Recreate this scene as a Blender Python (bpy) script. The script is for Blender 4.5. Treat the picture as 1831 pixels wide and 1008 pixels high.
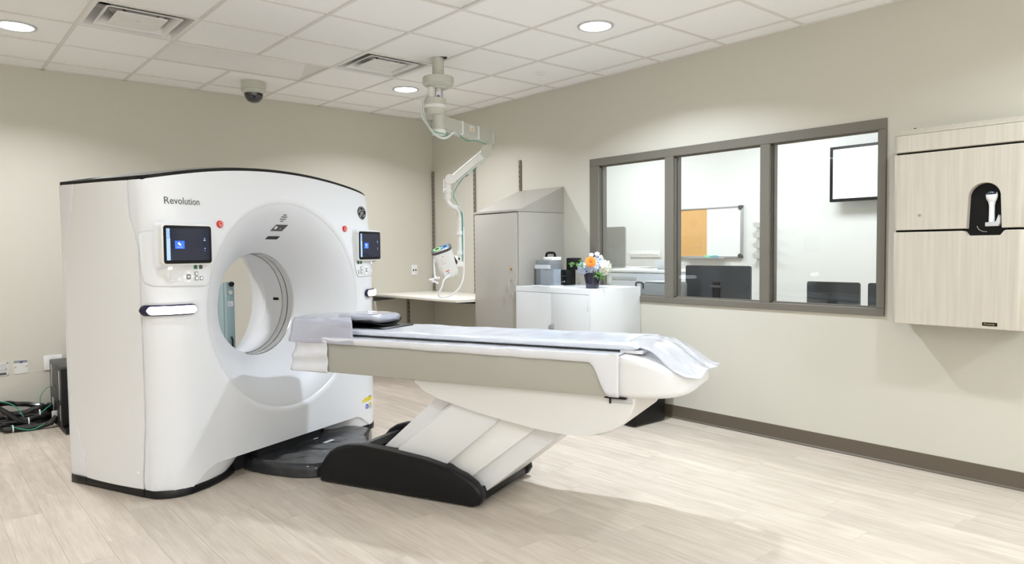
import bpy, bmesh, math, random
from mathutils import Vector, Matrix, noise
random.seed(7)
PI = math.pi
for o in list(bpy.data.objects):
    bpy.data.objects.remove(o)
scene = bpy.context.scene
COL = scene.collection

# ------------------------------------------------------------------ camera, world, lamps, exposure
H = 2.915                       # ceiling height
CAM = Vector((-4.7834, -7.0814, 1.3825))
YAW, TILT, ROLL = 0.70256, 0.043285, 0.008563
fw = Vector((math.sin(YAW) * math.cos(TILT), math.cos(YAW) * math.cos(TILT), -math.sin(TILT)))
rt = Vector((math.cos(YAW), -math.sin(YAW), 0))
up = rt.cross(fw)
cr, sr = math.cos(ROLL), math.sin(ROLL)
rx, ux_ = cr * rt - sr * up, sr * rt + cr * up
cam_d = bpy.data.cameras.new('camera')
cam = bpy.data.objects.new('camera', cam_d)
COL.objects.link(cam)
M = Matrix((rx, ux_, -fw)).transposed().to_4x4()
M.translation = CAM
cam.matrix_world = M
cam_d.sensor_width = 36.0
cam_d.lens = 1279.817 / 1831 * 36
cam_d.clip_start = 0.05
scene.camera = cam

world = bpy.data.worlds.new('world')
scene.world = world
world.use_nodes = True
world.node_tree.nodes['Background'].inputs[0].default_value = (0.9, 0.95, 1, 1)
world.node_tree.nodes['Background'].inputs[1].default_value = 0.15
vs = scene.view_settings
vs.view_transform = 'Standard'
vs.look = 'None'
vs.gamma = 1.0
vs.use_curve_mapping = False
vs.exposure = 0.11

AX, BY, TS = 0.2047, 0.3097, 0.6096
def cell(i, j):
    """centre of ceiling cell (i,j)"""
    return (-(AX + (i + .5) * TS), -(BY + (j + .5) * TS))

def area(name, loc, size, power, shape='DISK', color=(1, 1, 1), spread=PI, rot=(0, 0, 0), size_y=None):
    d = bpy.data.lights.new(name, 'AREA')
    d.shape = shape
    d.size = size
    if size_y: d.size_y = size_y
    d.energy = power
    d.color = color
    d.spread = spread
    o = bpy.data.objects.new(name, d)
    o.location = loc
    o.rotation_euler = rot
    COL.objects.link(o)
    return o

DOWN = {(1, 1): 28, (1, 5): 46, (1, 9): 16, (6, 1): 30, (6, 5): 11, (6, 9): 13, (11, 1): 20, (11, 5): 20, (11, 9): 30, (1, 13): 80, (6, 13): 110, (11, 13): 90}  # row farthest behind the camera is unseen, added to brighten ceiling and walls
for (i, j), pw in DOWN.items():
    x, y = cell(i, j)
    lc = (0.90, 0.935, 1.0) if j == 1 else (0.78, 0.88, 1.0) if i == 1 else (0.82, 0.90, 1.0)
    area('downlight_lamp', (x, y, H - 0.012), 0.13, pw, color=lc, spread=math.radians(140))
# the control room's own troffers, behind the window
for y in (-1.2, -3.4, -5.6):
    area('troffer_lamp', (1.35, y, 2.86), 0.6, 37, 'RECTANGLE', color=(0.90, 0.95, 1.0), size_y=1.2)

# ------------------------------------------------------------------ materials
MATS = {}
def mat(name, col, rough=0.5, metal=0.0, spec=0.5, coat=0.0, emis=None, estr=0.0, bump=None, noise_col=None, alpha=None, trans=0.0, transp=0.0):
    if name in MATS: return MATS[name]
    m = bpy.data.materials.new(name)
    m.use_nodes = True
    nt = m.node_tree
    b = nt.nodes['Principled BSDF']
    c = (*col, 1)
    b.inputs['Base Color'].default_value = c
    b.inputs['Roughness'].default_value = rough
    b.inputs['Metallic'].default_value = metal
    b.inputs['Specular IOR Level'].default_value = spec
    b.inputs['Coat Weight'].default_value = coat
    b.inputs['Coat Roughness'].default_value = 0.08
    b.inputs['Transmission Weight'].default_value = trans
    if emis:
        b.inputs['Emission Color'].default_value = (*emis, 1)
        b.inputs['Emission Strength'].default_value = estr
    tc = nt.nodes.new('ShaderNodeTexCoord')
    if noise_col:
        sc, amt = noise_col
        n = nt.nodes.new('ShaderNodeTexNoise'); n.inputs['Scale'].default_value = sc
        n.inputs['Detail'].default_value = 4
        nt.links.new(tc.outputs['Object'], n.inputs['Vector'])
        mx = nt.nodes.new('ShaderNodeMix'); mx.data_type = 'RGBA'
        mx.inputs[6].default_value = tuple(v * (1 - amt) for v in col) + (1,)
        mx.inputs[7].default_value = tuple(min(1, v * (1 + amt)) for v in col) + (1,)
        nt.links.new(n.outputs['Fac'], mx.inputs[0])
        nt.links.new(mx.outputs[2], b.inputs['Base Color'])
    if bump:
        sc, st = bump[:2]
        n = nt.nodes.new('ShaderNodeTexNoise'); n.inputs['Scale'].default_value = sc
        n.inputs['Detail'].default_value = bump[2] if len(bump) > 2 else 3
        nt.links.new(tc.outputs['Object'], n.inputs['Vector'])
        bp = nt.nodes.new('ShaderNodeBump'); bp.inputs['Strength'].default_value = st
        bp.inputs['Distance'].default_value = 0.01
        nt.links.new(n.outputs['Fac'], bp.inputs['Height'])
        nt.links.new(bp.outputs['Normal'], b.inputs['Normal'])
    if transp > 0:
        tr = nt.nodes.new('ShaderNodeBsdfTransparent')
        ms = nt.nodes.new('ShaderNodeMixShader')
        ms.inputs[0].default_value = transp
        nt.links.new(b.outputs[0], ms.inputs[1]); nt.links.new(tr.outputs[0], ms.inputs[2])
        nt.links.new(ms.outputs[0], nt.nodes['Material Output'].inputs[0])
    MATS[name] = m
    return m

def glass_mat(name, tint=(1, 1, 1), ior=1.5, rough=0.0):
    m = bpy.data.materials.new(name); m.use_nodes = True
    nt = m.node_tree; nt.nodes.remove(nt.nodes['Principled BSDF'])
    tr = nt.nodes.new('ShaderNodeBsdfTransparent'); tr.inputs[0].default_value = (*tint, 1)
    gl = nt.nodes.new('ShaderNodeBsdfGlossy'); gl.inputs['Roughness'].default_value = rough
    fr = nt.nodes.new('ShaderNodeFresnel'); fr.inputs[0].default_value = ior
    ms = nt.nodes.new('ShaderNodeMixShader')
    ge = nt.nodes.new('ShaderNodeNewGeometry'); iv = nt.nodes.new('ShaderNodeMath'); iv.operation = 'SUBTRACT'; iv.inputs[0].default_value = 1.0
    mu_ = nt.nodes.new('ShaderNodeMath'); mu_.operation = 'MULTIPLY'
    nt.links.new(ge.outputs['Backfacing'], iv.inputs[1]); nt.links.new(iv.outputs[0], mu_.inputs[0]); nt.links.new(fr.outputs[0], mu_.inputs[1])
    nt.links.new(mu_.outputs[0], ms.inputs[0]); nt.links.new(tr.outputs[0], ms.inputs[1]); nt.links.new(gl.outputs[0], ms.inputs[2])
    nt.links.new(ms.outputs[0], nt.nodes['Material Output'].inputs[0])
    MATS[name] = m
    return m

def wood_floor():
    m = bpy.data.materials.new('vinyl_plank'); m.use_nodes = True
    nt = m.node_tree; b = nt.nodes['Principled BSDF']
    tc = nt.nodes.new('ShaderNodeTexCoord'); oi = nt.nodes.new('ShaderNodeObjectInfo')
    mul = nt.nodes.new('ShaderNodeMath'); mul.operation = 'MULTIPLY'; mul.inputs[1].default_value = 37.0
    nt.links.new(oi.outputs['Random'], mul.inputs[0])
    cx = nt.nodes.new('ShaderNodeCombineXYZ'); nt.links.new(mul.outputs[0], cx.inputs[0]); nt.links.new(mul.outputs[0], cx.inputs[1])
    ad = nt.nodes.new('ShaderNodeVectorMath'); ad.operation = 'ADD'
    nt.links.new(tc.outputs['Object'], ad.inputs[0]); nt.links.new(cx.outputs[0], ad.inputs[1])
    def streak(sx, sy, detail, dist):
        mp = nt.nodes.new('ShaderNodeMapping'); mp.inputs['Scale'].default_value = (sx, sy, 1)
        nt.links.new(ad.outputs[0], mp.inputs[0])
        n = nt.nodes.new('ShaderNodeTexNoise'); n.inputs['Scale'].default_value = 1; n.inputs['Detail'].default_value = detail
        n.inputs['Distortion'].default_value = dist
        nt.links.new(mp.outputs[0], n.inputs['Vector'])
        return n
    n1, n2 = streak(26, 1.6, 5, 0.6), streak(120, 5, 3, 0.2)
    n3 = streak(7, 2.2, 2, 1.5)
    mx = nt.nodes.new('ShaderNodeMix'); mx.data_type = 'RGBA'
    ra = nt.nodes.new('ShaderNodeValToRGB')
    ra.color_ramp.elements[0].position = 0.30; ra.color_ramp.elements[0].color = (0.41, 0.338, 0.27, 1)
    ra.color_ramp.elements[1].position = 0.66; ra.color_ramp.elements[1].color = (0.61, 0.535, 0.447, 1)
    a1 = nt.nodes.new('ShaderNodeMath'); a1.operation = 'MULTIPLY'; a1.inputs[1].default_value = 0.30
    nt.links.new(n2.outputs['Fac'], a1.inputs[0])
    a2 = nt.nodes.new('ShaderNodeMath'); a2.operation = 'MULTIPLY_ADD'; a2.inputs[1].default_value = 0.45
    nt.links.new(n1.outputs['Fac'], a2.inputs[0]); nt.links.new(a1.outputs[0], a2.inputs[2])
    a3 = nt.nodes.new('ShaderNodeMath'); a3.operation = 'MULTIPLY_ADD'; a3.inputs[1].default_value = 0.25
    nt.links.new(n3.outputs['Fac'], a3.inputs[0]); nt.links.new(a2.outputs[0], a3.inputs[2])
    nt.links.new(a3.outputs[0], ra.inputs[0])
    hs = nt.nodes.new('ShaderNodeHueSaturation')
    mr = nt.nodes.new('ShaderNodeMapRange'); mr.inputs[3].default_value = 0.92; mr.inputs[4].default_value = 1.06
    nt.links.new(oi.outputs['Random'], mr.inputs[0]); nt.links.new(mr.outputs[0], hs.inputs['Value'])
    nt.links.new(ra.outputs[0], hs.inputs['Color'])
    nt.links.new(hs.outputs[0], b.inputs['Base Color'])
    b.inputs['Roughness'].default_value = 0.42
    b.inputs['Specular IOR Level'].default_value = 0.4
    bp = nt.nodes.new('ShaderNodeBump'); bp.inputs['Strength'].default_value = 0.15; bp.inputs['Distance'].default_value = 0.002
    nt.links.new(n2.outputs['Fac'], bp.inputs['Height']); nt.links.new(bp.outputs[0], b.inputs['Normal'])
    return m

def veneer():
    m = bpy.data.materials.new('pale_veneer'); m.use_nodes = True
    nt = m.node_tree; b = nt.nodes['Principled BSDF']
    tc = nt.nodes.new('ShaderNodeTexCoord')
    mp = nt.nodes.new('ShaderNodeMapping'); mp.inputs['Scale'].default_value = (55, 55, 2.2)
    nt.links.new(tc.outputs['Object'], mp.inputs[0])
    n = nt.nodes.new('ShaderNodeTexNoise'); n.inputs['Scale'].default_value = 1; n.inputs['Detail'].default_value = 6
    nt.links.new(mp.outputs[0], n.inputs['Vector'])
    ra = nt.nodes.new('ShaderNodeValToRGB')
    ra.color_ramp.elements[0].position = 0.3; ra.color_ramp.elements[0].color = (0.525, 0.475, 0.40, 1)
    ra.color_ramp.elements[1].position = 0.7; ra.color_ramp.elements[1].color = (0.60, 0.55, 0.465, 1)
    nt.links.new(n.outputs['Fac'], ra.inputs[0]); nt.links.new(ra.outputs[0], b.inputs['Base Color'])
    b.inputs['Roughness'].default_value = 0.45
    return m

WALL = mat('greige_paint', (0.605, 0.578, 0.497), 0.55, bump=(260, 0.04))
WALLC = mat('control_room_paint', (0.78, 0.78, 0.76), 0.6)
CEILM = mat('ceiling_tile', (0.93, 0.92, 0.90), 0.9, bump=(300, 0.15))
RAILM = mat('ceiling_rail', (0.76, 0.72, 0.68), 0.5)
PLENUM = mat('plenum', (0.35, 0.35, 0.34), 0.9)
BASEM = mat('baseboard_rubber', (0.115, 0.092, 0.066), 0.5)
FRAMEM = mat('taupe_steel', (0.165, 0.150, 0.122), 0.38)
GASKET = mat('gasket', (0.03, 0.03, 0.035), 0.5)
GLASS = glass_mat('window_glass', (0.97, 0.985, 0.98), 1.45)
ACRYL = glass_mat('clear_acrylic', (0.95, 0.965, 0.98), 1.55, 0.03)
CLEAR = None
SHELL = mat('gloss_white_shell', (0.80, 0.805, 0.83), 0.28, coat=0.35)
FUNNEL = mat('satin_white_funnel', (0.72, 0.725, 0.745), 0.42)
SIDEM = mat('side_white_shell', (0.81, 0.805, 0.805), 0.33, coat=0.2)
WHITE = mat('white_plastic', (0.83, 0.82, 0.80), 0.35, coat=0.15)
OFFWHITE = mat('warm_white_plastic', (0.76, 0.745, 0.72), 0.38, coat=0.1)
TABLEW = mat('table_white', (0.77, 0.765, 0.765), 0.36, coat=0.15)
TGREY = mat('table_side_grey', (0.42, 0.41, 0.355), 0.42)
BLACK = mat('black_plastic', (0.006, 0.006, 0.0065), 0.38, spec=0.25)
SKIRT = mat('black_skirt', (0.006, 0.006, 0.0065), 0.3, spec=0.3)
CLEAR = mat('bore_window_film', (0.74, 0.74, 0.74), 0.12, coat=0.5, transp=0.2)
DARK = mat('dark_void', (0.01, 0.01, 0.011), 0.8)
LIDG = mat('grey_lid', (0.22, 0.22, 0.20), 0.4)
DGREY = mat('dark_grey', (0.075, 0.073, 0.07), 0.45)
MGREY = mat('mid_grey', (0.27, 0.27, 0.27), 0.45)
LGREY = mat('light_grey', (0.55, 0.55, 0.55), 0.45)
RED = mat('red_button', (0.62, 0.02, 0.02), 0.35)
PINK = mat('button_print', (0.9, 0.55, 0.5), 0.4)
GREEN = mat('green_button', (0.02, 0.18, 0.05), 0.4)
SCREEN = mat('screen_dark', (0.01, 0.012, 0.02), 0.08, emis=(0.02, 0.024, 0.045), estr=0.7)
SBLUE = mat('screen_blue', (0.02, 0.08, 0.5), 0.2, emis=(0.04, 0.14, 0.85), estr=1.0)
SLIGHT = mat('screen_pale_blue', (0.2, 0.3, 0.5), 0.2, emis=(0.33, 0.47, 0.85), estr=1.0)
SWHITE = mat('screen_white', (0.6, 0.6, 0.6), 0.2, emis=(0.94, 0.97, 1.0), estr=1.0)
SCYAN = mat('screen_pale_cyan', (0.5, 0.7, 0.8), 0.2, emis=(0.5, 0.80, 0.93), estr=0.9)
GLOWW = mat('lit_light_bar', (1, 1, 1), 0.3, emis=(0.88, 0.9, 1.0), estr=5.0)
LEDW = mat('lit_downlight', (1, 1, 1), 0.3, emis=(1, 0.99, 0.98), estr=8.0)
NAVY = mat('navy_backing', (0.008, 0.008, 0.04), 0.25)
STEEL = mat('brushed_steel', (0.62, 0.62, 0.62), 0.3, metal=1.0)
ALU = mat('aluminium', (0.55, 0.55, 0.56), 0.35, metal=0.8)
STDM = mat('taupe_standard', (0.20, 0.175, 0.14), 0.4)
SLOT = mat('slot_dark', (0.02, 0.018, 0.016), 0.6)
BRASS = mat('brass', (0.65, 0.45, 0.12), 0.3, metal=1.0)
TCAB = mat('tall_cabinet_steel', (0.40, 0.375, 0.335), 0.42)
WCAB = mat('white_cabinet_steel', (0.66, 0.665, 0.66), 0.35)
COUNTER = mat('cream_laminate', (0.80, 0.765, 0.68), 0.4)
INJ = mat('injector_grey_white', (0.56, 0.56, 0.49), 0.4)
INJW = mat('injector_white', (0.82, 0.80, 0.76), 0.35)
STRAP = mat('white_strap', (0.85, 0.85, 0.85), 0.5)
CABLEG = mat('green_cable', (0.02, 0.33, 0.19), 0.4)
CABLEC = mat('clear_tubing', (0.62, 0.66, 0.62), 0.25)
CABLEW = mat('white_cable', (0.84, 0.84, 0.82), 0.35)
MATT = mat('mattress_film', (0.70, 0.73, 0.81), 0.22, coat=0.5, bump=(11, 0.5, 5))
FILM = mat('plastic_film', (0.58, 0.58, 0.67), 0.15, coat=0.5, bump=(14, 0.8, 5), transp=0.30)
FILMW = mat('white_plastic_film', (0.84, 0.84, 0.88), 0.18, coat=0.5, bump=(12, 0.7, 5), transp=0.12)
BAGF = mat('bag_film', (0.80, 0.80, 0.85), 0.14, coat=0.6, bump=(16, 1.0, 6), transp=0.38)
FILMD = mat('tray_film', (0.028, 0.028, 0.031), 0.2, spec=0.35, coat=0.25, bump=(11, 1.0, 6))
PILLOW = mat('pillow_film', (0.42, 0.43, 0.50), 0.2, coat=0.7, bump=(16, 0.7, 5))
YELLOW = mat('yellow_label', (0.75, 0.62, 0.02), 0.5)
BLUEP = mat('blue_print', (0.05, 0.06, 0.45), 0.5)
WPAPER = mat('white_label', (0.82, 0.82, 0.84), 0.5)
CORK = mat('cork', (0.72, 0.42, 0.16), 0.8, noise_col=(60, 0.08))
WBOARD = mat('whiteboard', (0.88, 0.88, 0.88), 0.15)
MONB = mat('monitor_back', (0.045, 0.047, 0.052), 0.25)
PRN = mat('printer_white', (0.70, 0.71, 0.74), 0.4)
TEAL = mat('pale_blue_enamel', (0.30, 0.42, 0.45), 0.35)
ORANGE = mat('orange_petal', (0.95, 0.25, 0.01), 0.55)
ORANGEC = mat('orange_centre', (0.55, 0.10, 0.01), 0.7)
HYDB = mat('blue_hydrangea', (0.60, 0.68, 0.90), 0.6, noise_col=(40, 0.25))
HYDW = mat('white_hydrangea', (0.84, 0.85, 0.72), 0.6)
LEAF = mat('leaf_green', (0.10, 0.25, 0.05), 0.5)
VASE = mat('navy_glazed_pot', (0.008, 0.009, 0.032), 0.12, coat=0.6)
DOMEB = mat('smoked_dome', (0.012, 0.012, 0.014), 0.06, coat=0.8)
GOLD = mat('gold_print', (0.55, 0.40, 0.15), 0.4)
TEXTG = mat('grey_print', (0.07, 0.07, 0.075), 0.5)
SILVER = mat('silver_print', (0.42, 0.42, 0.41), 0.3)
TAN = mat('cable_tie', (0.8, 0.8, 0.78), 0.4)
NEUTRAL = mat('plaster_patch', (0.70, 0.69, 0.65), 0.7)
BLUEC = mat('blue_ring', (0.12, 0.32, 0.80), 0.3)
GREENC = mat('green_ring', (0.28, 0.78, 0.25), 0.3)
FLOORM = wood_floor()
VENEER = veneer()

# ------------------------------------------------------------------ mesh helpers
class MB:
    def __init__(self):
        self.bm = bmesh.new()
    def _new(self, vs_, fs_):
        vv = [self.bm.verts.new(v) for v in vs_]
        out = []
        for f in fs_:
            try: out.append(self.bm.faces.new([vv[i] for i in f]))
            except ValueError: pass
        return vv, out
    def _bev(self, vv, bev, seg, edges=None):
        if bev > 0:
            s = set(vv)
            es = edges or [e for e in self.bm.edges if e.verts[0] in s and e.verts[1] in s]
            bmesh.ops.bevel(self.bm, geom=es, offset=bev, segments=seg, profile=0.5, affect='EDGES', clamp_overlap=True)
    def box(self, x0, y0, z0, x1, y1, z1, bev=0.0, seg=2):
        x0, x1 = sorted((x0, x1)); y0, y1 = sorted((y0, y1)); z0, z1 = sorted((z0, z1))
        v = [(x, y, z) for z in (z0, z1) for y in (y0, y1) for x in (x0, x1)]
        f = [(0, 2, 3, 1), (4, 5, 7, 6), (0, 1, 5, 4), (2, 6, 7, 3), (0, 4, 6, 2), (1, 3, 7, 5)]
        vv, _ = self._new(v, f); self._bev(vv, bev, seg)
        return self
    def obox(self, p0, p1, w, h, bev=0.0, upv=(0, 0, 1), seg=2):
        p0, p1 = Vector(p0), Vector(p1); d = (p1 - p0).normalized(); u = Vector(upv)
        s = d.cross(u).normalized(); t = s.cross(d)
        v = [p + s * (a * w / 2) + t * (b * h / 2) for p in (p0, p1) for b in (-1, 1) for a in (-1, 1)]
        f = [(0, 2, 3, 1), (4, 5, 7, 6), (0, 1, 5, 4), (2, 6, 7, 3), (0, 4, 6, 2), (1, 3, 7, 5)]
        vv, _ = self._new(v, f); self._bev(vv, bev, seg)
        return self
    def prism(self, poly, a0, a1, axis='x', bev=0.0, seg=2):
        """poly in the two other axes (x: (y,z); y: (x,z); z: (x,y))"""
        def mp(p, a):
            if axis == 'x': return (a, p[0], p[1])
            if axis == 'y': return (p[0], a, p[1])
            return (p[0], p[1], a)
        n = len(poly)
        v = [mp(p, a0) for p in poly] + [mp(p, a1) for p in poly]
        f = [tuple(range(n - 1, -1, -1)), tuple(range(n, 2 * n))] + [(i, (i + 1) % n, n + (i + 1) % n, n + i) for i in range(n)]
        vv, ff = self._new(v, f)
        if bev > 0:
            es = list(ff[0].edges) + list(ff[1].edges)
            self._bev(vv, bev, seg, es)
        return self
    def loft(self, loops, cap=True):
        n = len(loops[0]); v = [p for l in loops for p in l]; f = []
        for k in range(len(loops) - 1):
            for i in range(n):
                f.append((k * n + i, k * n + (i + 1) % n, (k + 1) * n + (i + 1) % n, (k + 1) * n + i))
        if cap:
            f.append(tuple(range(n - 1, -1, -1))); f.append(tuple(range((len(loops) - 1) * n, len(loops) * n)))
        self._new(v, f)
        return self
    def grid(self, fn, nu, nv, closed_u=False):
        v = [fn(i / nu, j / nv) for i in range(nu + (0 if closed_u else 1)) for j in range(nv + 1)]
        cu = nu if closed_u else nu + 1; f = []
        for i in range(nu):
            i2 = (i + 1) % cu
            for j in range(nv):
                f.append((i * (nv + 1) + j, i2 * (nv + 1) + j, i2 * (nv + 1) + j + 1, i * (nv + 1) + j + 1))
        self._new(v, f)
        return self
    def tube(self, pts, r, n=8, smooth=0, taper=None):
        P = [Vector(p) for p in pts]
        if smooth:
            P = catmull(P, smooth)
        loops = []; prev = None
        for k, p in enumerate(P):
            d = ((P[k + 1] if k < len(P) - 1 else P[k]) - (P[k - 1] if k else P[k])).normalized()
            if prev is None:
                a = Vector((0, 0, 1)) if abs(d.z) < .9 else Vector((1, 0, 0))
                s = d.cross(a).normalized()
            else:
                s = (prev - d * prev.dot(d)).normalized()
            prev = s; t = d.cross(s)
            rr = r if taper is None else r * taper(k / (len(P) - 1))
            loops.append([p + (s * math.cos(2 * PI * i / n) + t * math.sin(2 * PI * i / n)) * rr for i in range(n)])
        return self.loft(loops)
    def lathe(self, prof, n=32, c=(0, 0, 0), axis='z', mtx=None):
        """prof: (r, h) list"""
        loops = []
        for r, h in prof:
            l = []
            for i in range(n):
                a = 2 * PI * i / n; ca, sa = math.cos(a) * r, math.sin(a) * r
                p = {'z': (ca, sa, h), 'y': (ca, h, sa), 'x': (h, ca, sa)}[axis]
                p = Vector(p)
                if mtx is not None: p = mtx @ p
                l.append(p + Vector(c))
            loops.append(l)
        return self.loft(loops, cap=prof[0] != prof[-1])
    def xf(self, m):
        bmesh.ops.transform(self.bm, matrix=m, verts=self.bm.verts)
        return self

def catmull(P, k):
    out = []
    for i in range(len(P) - 1):
        p0 = P[max(i - 1, 0)]; p1 = P[i]; p2 = P[i + 1]; p3 = P[min(i + 2, len(P) - 1)]
        for s in range(k):
            t = s / k
            out.append(0.5 * ((2 * p1) + (p2 - p0) * t + (2 * p0 - 5 * p1 + 4 * p2 - p3) * t * t + (3 * p1 - p0 - 3 * p2 + p3) * t ** 3))
    out.append(P[-1])
    return out

def rrect(x0, y0, x1, y1, r, n=5):
    pts = []
    for cx_, cy_, a0 in ((x1 - r, y1 - r, 0), (x0 + r, y1 - r, 90), (x0 + r, y0 + r, 180), (x1 - r, y0 + r, 270)):
        for k in range(n + 1):
            a = math.radians(a0 + 90 * k / n); pts.append((cx_ + r * math.cos(a), cy_ + r * math.sin(a)))
    return pts

def obj(name, mb, m, parent=None, ang=32, smooth=True, solid=None):
    bm = mb.bm
    bmesh.ops.recalc_face_normals(bm, faces=bm.faces)
    th = math.radians(ang)
    for f in bm.faces: f.smooth = smooth
    for e in bm.edges:
        if len(e.link_faces) == 2 and e.calc_face_angle(0) > th: e.smooth = False
    vs_ = [v.co for v in bm.verts]
    c = Vector(((min(v.x for v in vs_) + max(v.x for v in vs_)) / 2, (min(v.y for v in vs_) + max(v.y for v in vs_)) / 2, min(v.z for v in vs_)))
    bmesh.ops.translate(bm, vec=-c, verts=bm.verts)
    me = bpy.data.meshes.new(name); bm.to_mesh(me); bm.free()
    me.materials.append(m)
    o = bpy.data.objects.new(name, me); COL.objects.link(o)
    if solid:
        md = o.modifiers.new('solid', 'SOLIDIFY'); md.thickness = solid; md.offset = 0
    o.location = c
    if parent is not None:
        o.parent = parent
        w = Matrix.Identity(4); q = parent
        w = world_of(parent)
        o.matrix_parent_inverse = w.inverted()
    return o

def local_basis(o):
    return Matrix.LocRotScale(o.location, o.rotation_euler, o.scale)
def world_of(o):
    w = local_basis(o)
    if o.parent is not None:
        w = world_of(o.parent) @ o.matrix_parent_inverse @ w
    return w

def thing(name, label, cat, loc=(0, 0, 0), rz=0, group=None):
    o = bpy.data.objects.new(name, None); COL.objects.link(o)
    o.empty_display_size = 0.1
    o.location = loc; o.rotation_euler = (0, 0, rz)
    o['label'] = label; o['category'] = cat
    if group: o['group'] = group
    return o
def tag(o, label, cat, group=None):
    o['label'] = label; o['category'] = cat
    if group: o['group'] = group
    return o
def struct(name, mb, m, parent=None, **k):
    o = obj(name, mb, m, parent, **k)
    if parent is None: o['kind'] = 'structure'
    return o
def dup(root, delta, label=None, group=None):
    def cp(o, par):
        c = o.copy(); COL.objects.link(c)
        if par is not None: c.parent = par
        for ch in kids.get(o.name, []): cp(ch, c)
        return c
    kids = {}
    for q in bpy.data.objects:
        if q.parent: kids.setdefault(q.parent.name, []).append(q)
    r = cp(root, None)
    r.location = Vector(root.location) + Vector(delta)
    if label: r['label'] = label
    if group: r['group'] = group
    return r

def text_bm(s, size, mtx, extrude=0.0004, shear=0.0):
    cu = bpy.data.curves.new('lettering', 'FONT'); cu.body = s; cu.size = size; cu.extrude = extrude; cu.shear = shear
    cu.align_x = 'LEFT'; cu.resolution_u = 3
    t = bpy.data.objects.new('lettering', cu); COL.objects.link(t)
    dg = bpy.context.evaluated_depsgraph_get()
    me = bpy.data.meshes.new_from_object(t.evaluated_get(dg))
    mb = MB(); mb.bm.from_mesh(me); mb.xf(mtx)
    bpy.data.objects.remove(t); bpy.data.meshes.remove(me); bpy.data.curves.remove(cu)
    return mb

def basis(origin, ex, ey):
    ex, ey = Vector(ex).normalized(), Vector(ey).normalized(); ez = ex.cross(ey)
    m = Matrix((ex, ey, ez)).transposed().to_4x4(); m.translation = Vector(origin)
    return m

# ------------------------------------------------------------------ room shell
X0, Y0 = -8.0, -9.0
floor = struct('floor', MB().box(X0, Y0, -0.15, 2.6, 0.72, -0.004), FLOORM, smooth=False)
# vinyl planks along Y, one shared mesh
PWD, PLN = 0.1778, 1.2192
pm = MB().box(-PWD / 2 + .0004, -PLN / 2 + .0004, -0.004, PWD / 2 - .0004, PLN / 2 - .0004, 0.0)
bmesh.ops.recalc_face_normals(pm.bm, faces=pm.bm.faces)
pme = bpy.data.meshes.new('plank'); pm.bm.to_mesh(pme); pme.materials.append(FLOORM)
def plank(xc, ya, yb):
    o = bpy.data.objects.new('plank', pme); COL.objects.link(o)
    o.parent = floor; o.matrix_parent_inverse = world_of(floor).inverted()
    o.location = (xc, (ya + yb) / 2, 0); o.scale = (1, (yb - ya) / PLN, 1)
r_ = random.Random(3)
for k in range(29):
    xc = -(k + .5) * PWD
    y = -6.6 + (r_.random() - 1) * PLN * .98
    if k == 2: y = -5.50 - PLN
    while y < 0:
        a, b = max(y, -6.9), min(y + PLN, 0.0)
        if b - a > 0.02: plank(xc, a, b)
        y += PLN

# walls
WY0, WY1, WZ0, WZ1 = -5.105, -2.575, 0.985, 2.175     # window opening
w = MB()
w.box(0, Y0, -0.1, .12, WY0, H + .3).box(0, WY1, -0.1, .12, 0.6, H + .3).box(0, WY0, -0.1, .12, WY1, WZ0).box(0, WY0, WZ1, .12, WY1, H + .3)
struct('wall_right', w, WALL, smooth=False)
struct('wall_back', MB().box(X0 - .12, 0, -0.1, 0, .12, H + .3), WALL, smooth=False)
struct('wall_left', MB().box(X0 - .12, Y0, -0.1, X0, 0, H + .3), WALL, smooth=False)
struct('wall_front', MB().box(X0 - .12, Y0 - .12, -0.1, 2.62, Y0, H + .3), WALL, smooth=False)
struct('wall_control_far', MB().box(2.5, Y0, -0.1, 2.62, .72, H), WALLC, smooth=False)
struct('wall_control_side', MB().box(.12, .6, -0.1, 2.5, .72, H), WALLC, smooth=False)
struct('wall_control_near', MB().box(.12, -7.12, -0.1, 2.5, -7.0, H), WALLC, smooth=False)
struct('trim_1', MB().box(.121, -7.0, -0.003, .128, -5.3, .1), BASEM)

def base_prof(x_in):
    return None
b = MB().prism([(0, 0.0), (-.014, 0.0), (-.012, .008), (-.0055, .014), (-.0045, .105), (0, .106)], -8.9, -3.134, 'y')
struct('baseboard_right', b, BASEM)
b = MB().prism([(0, 0.0), (-.012, 0.0), (-.010, .008), (-.0055, .014), (-.0045, .105), (0, .106)], -8.0, -0.0, 'x')
struct('baseboard_back', b, BASEM)

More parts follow.
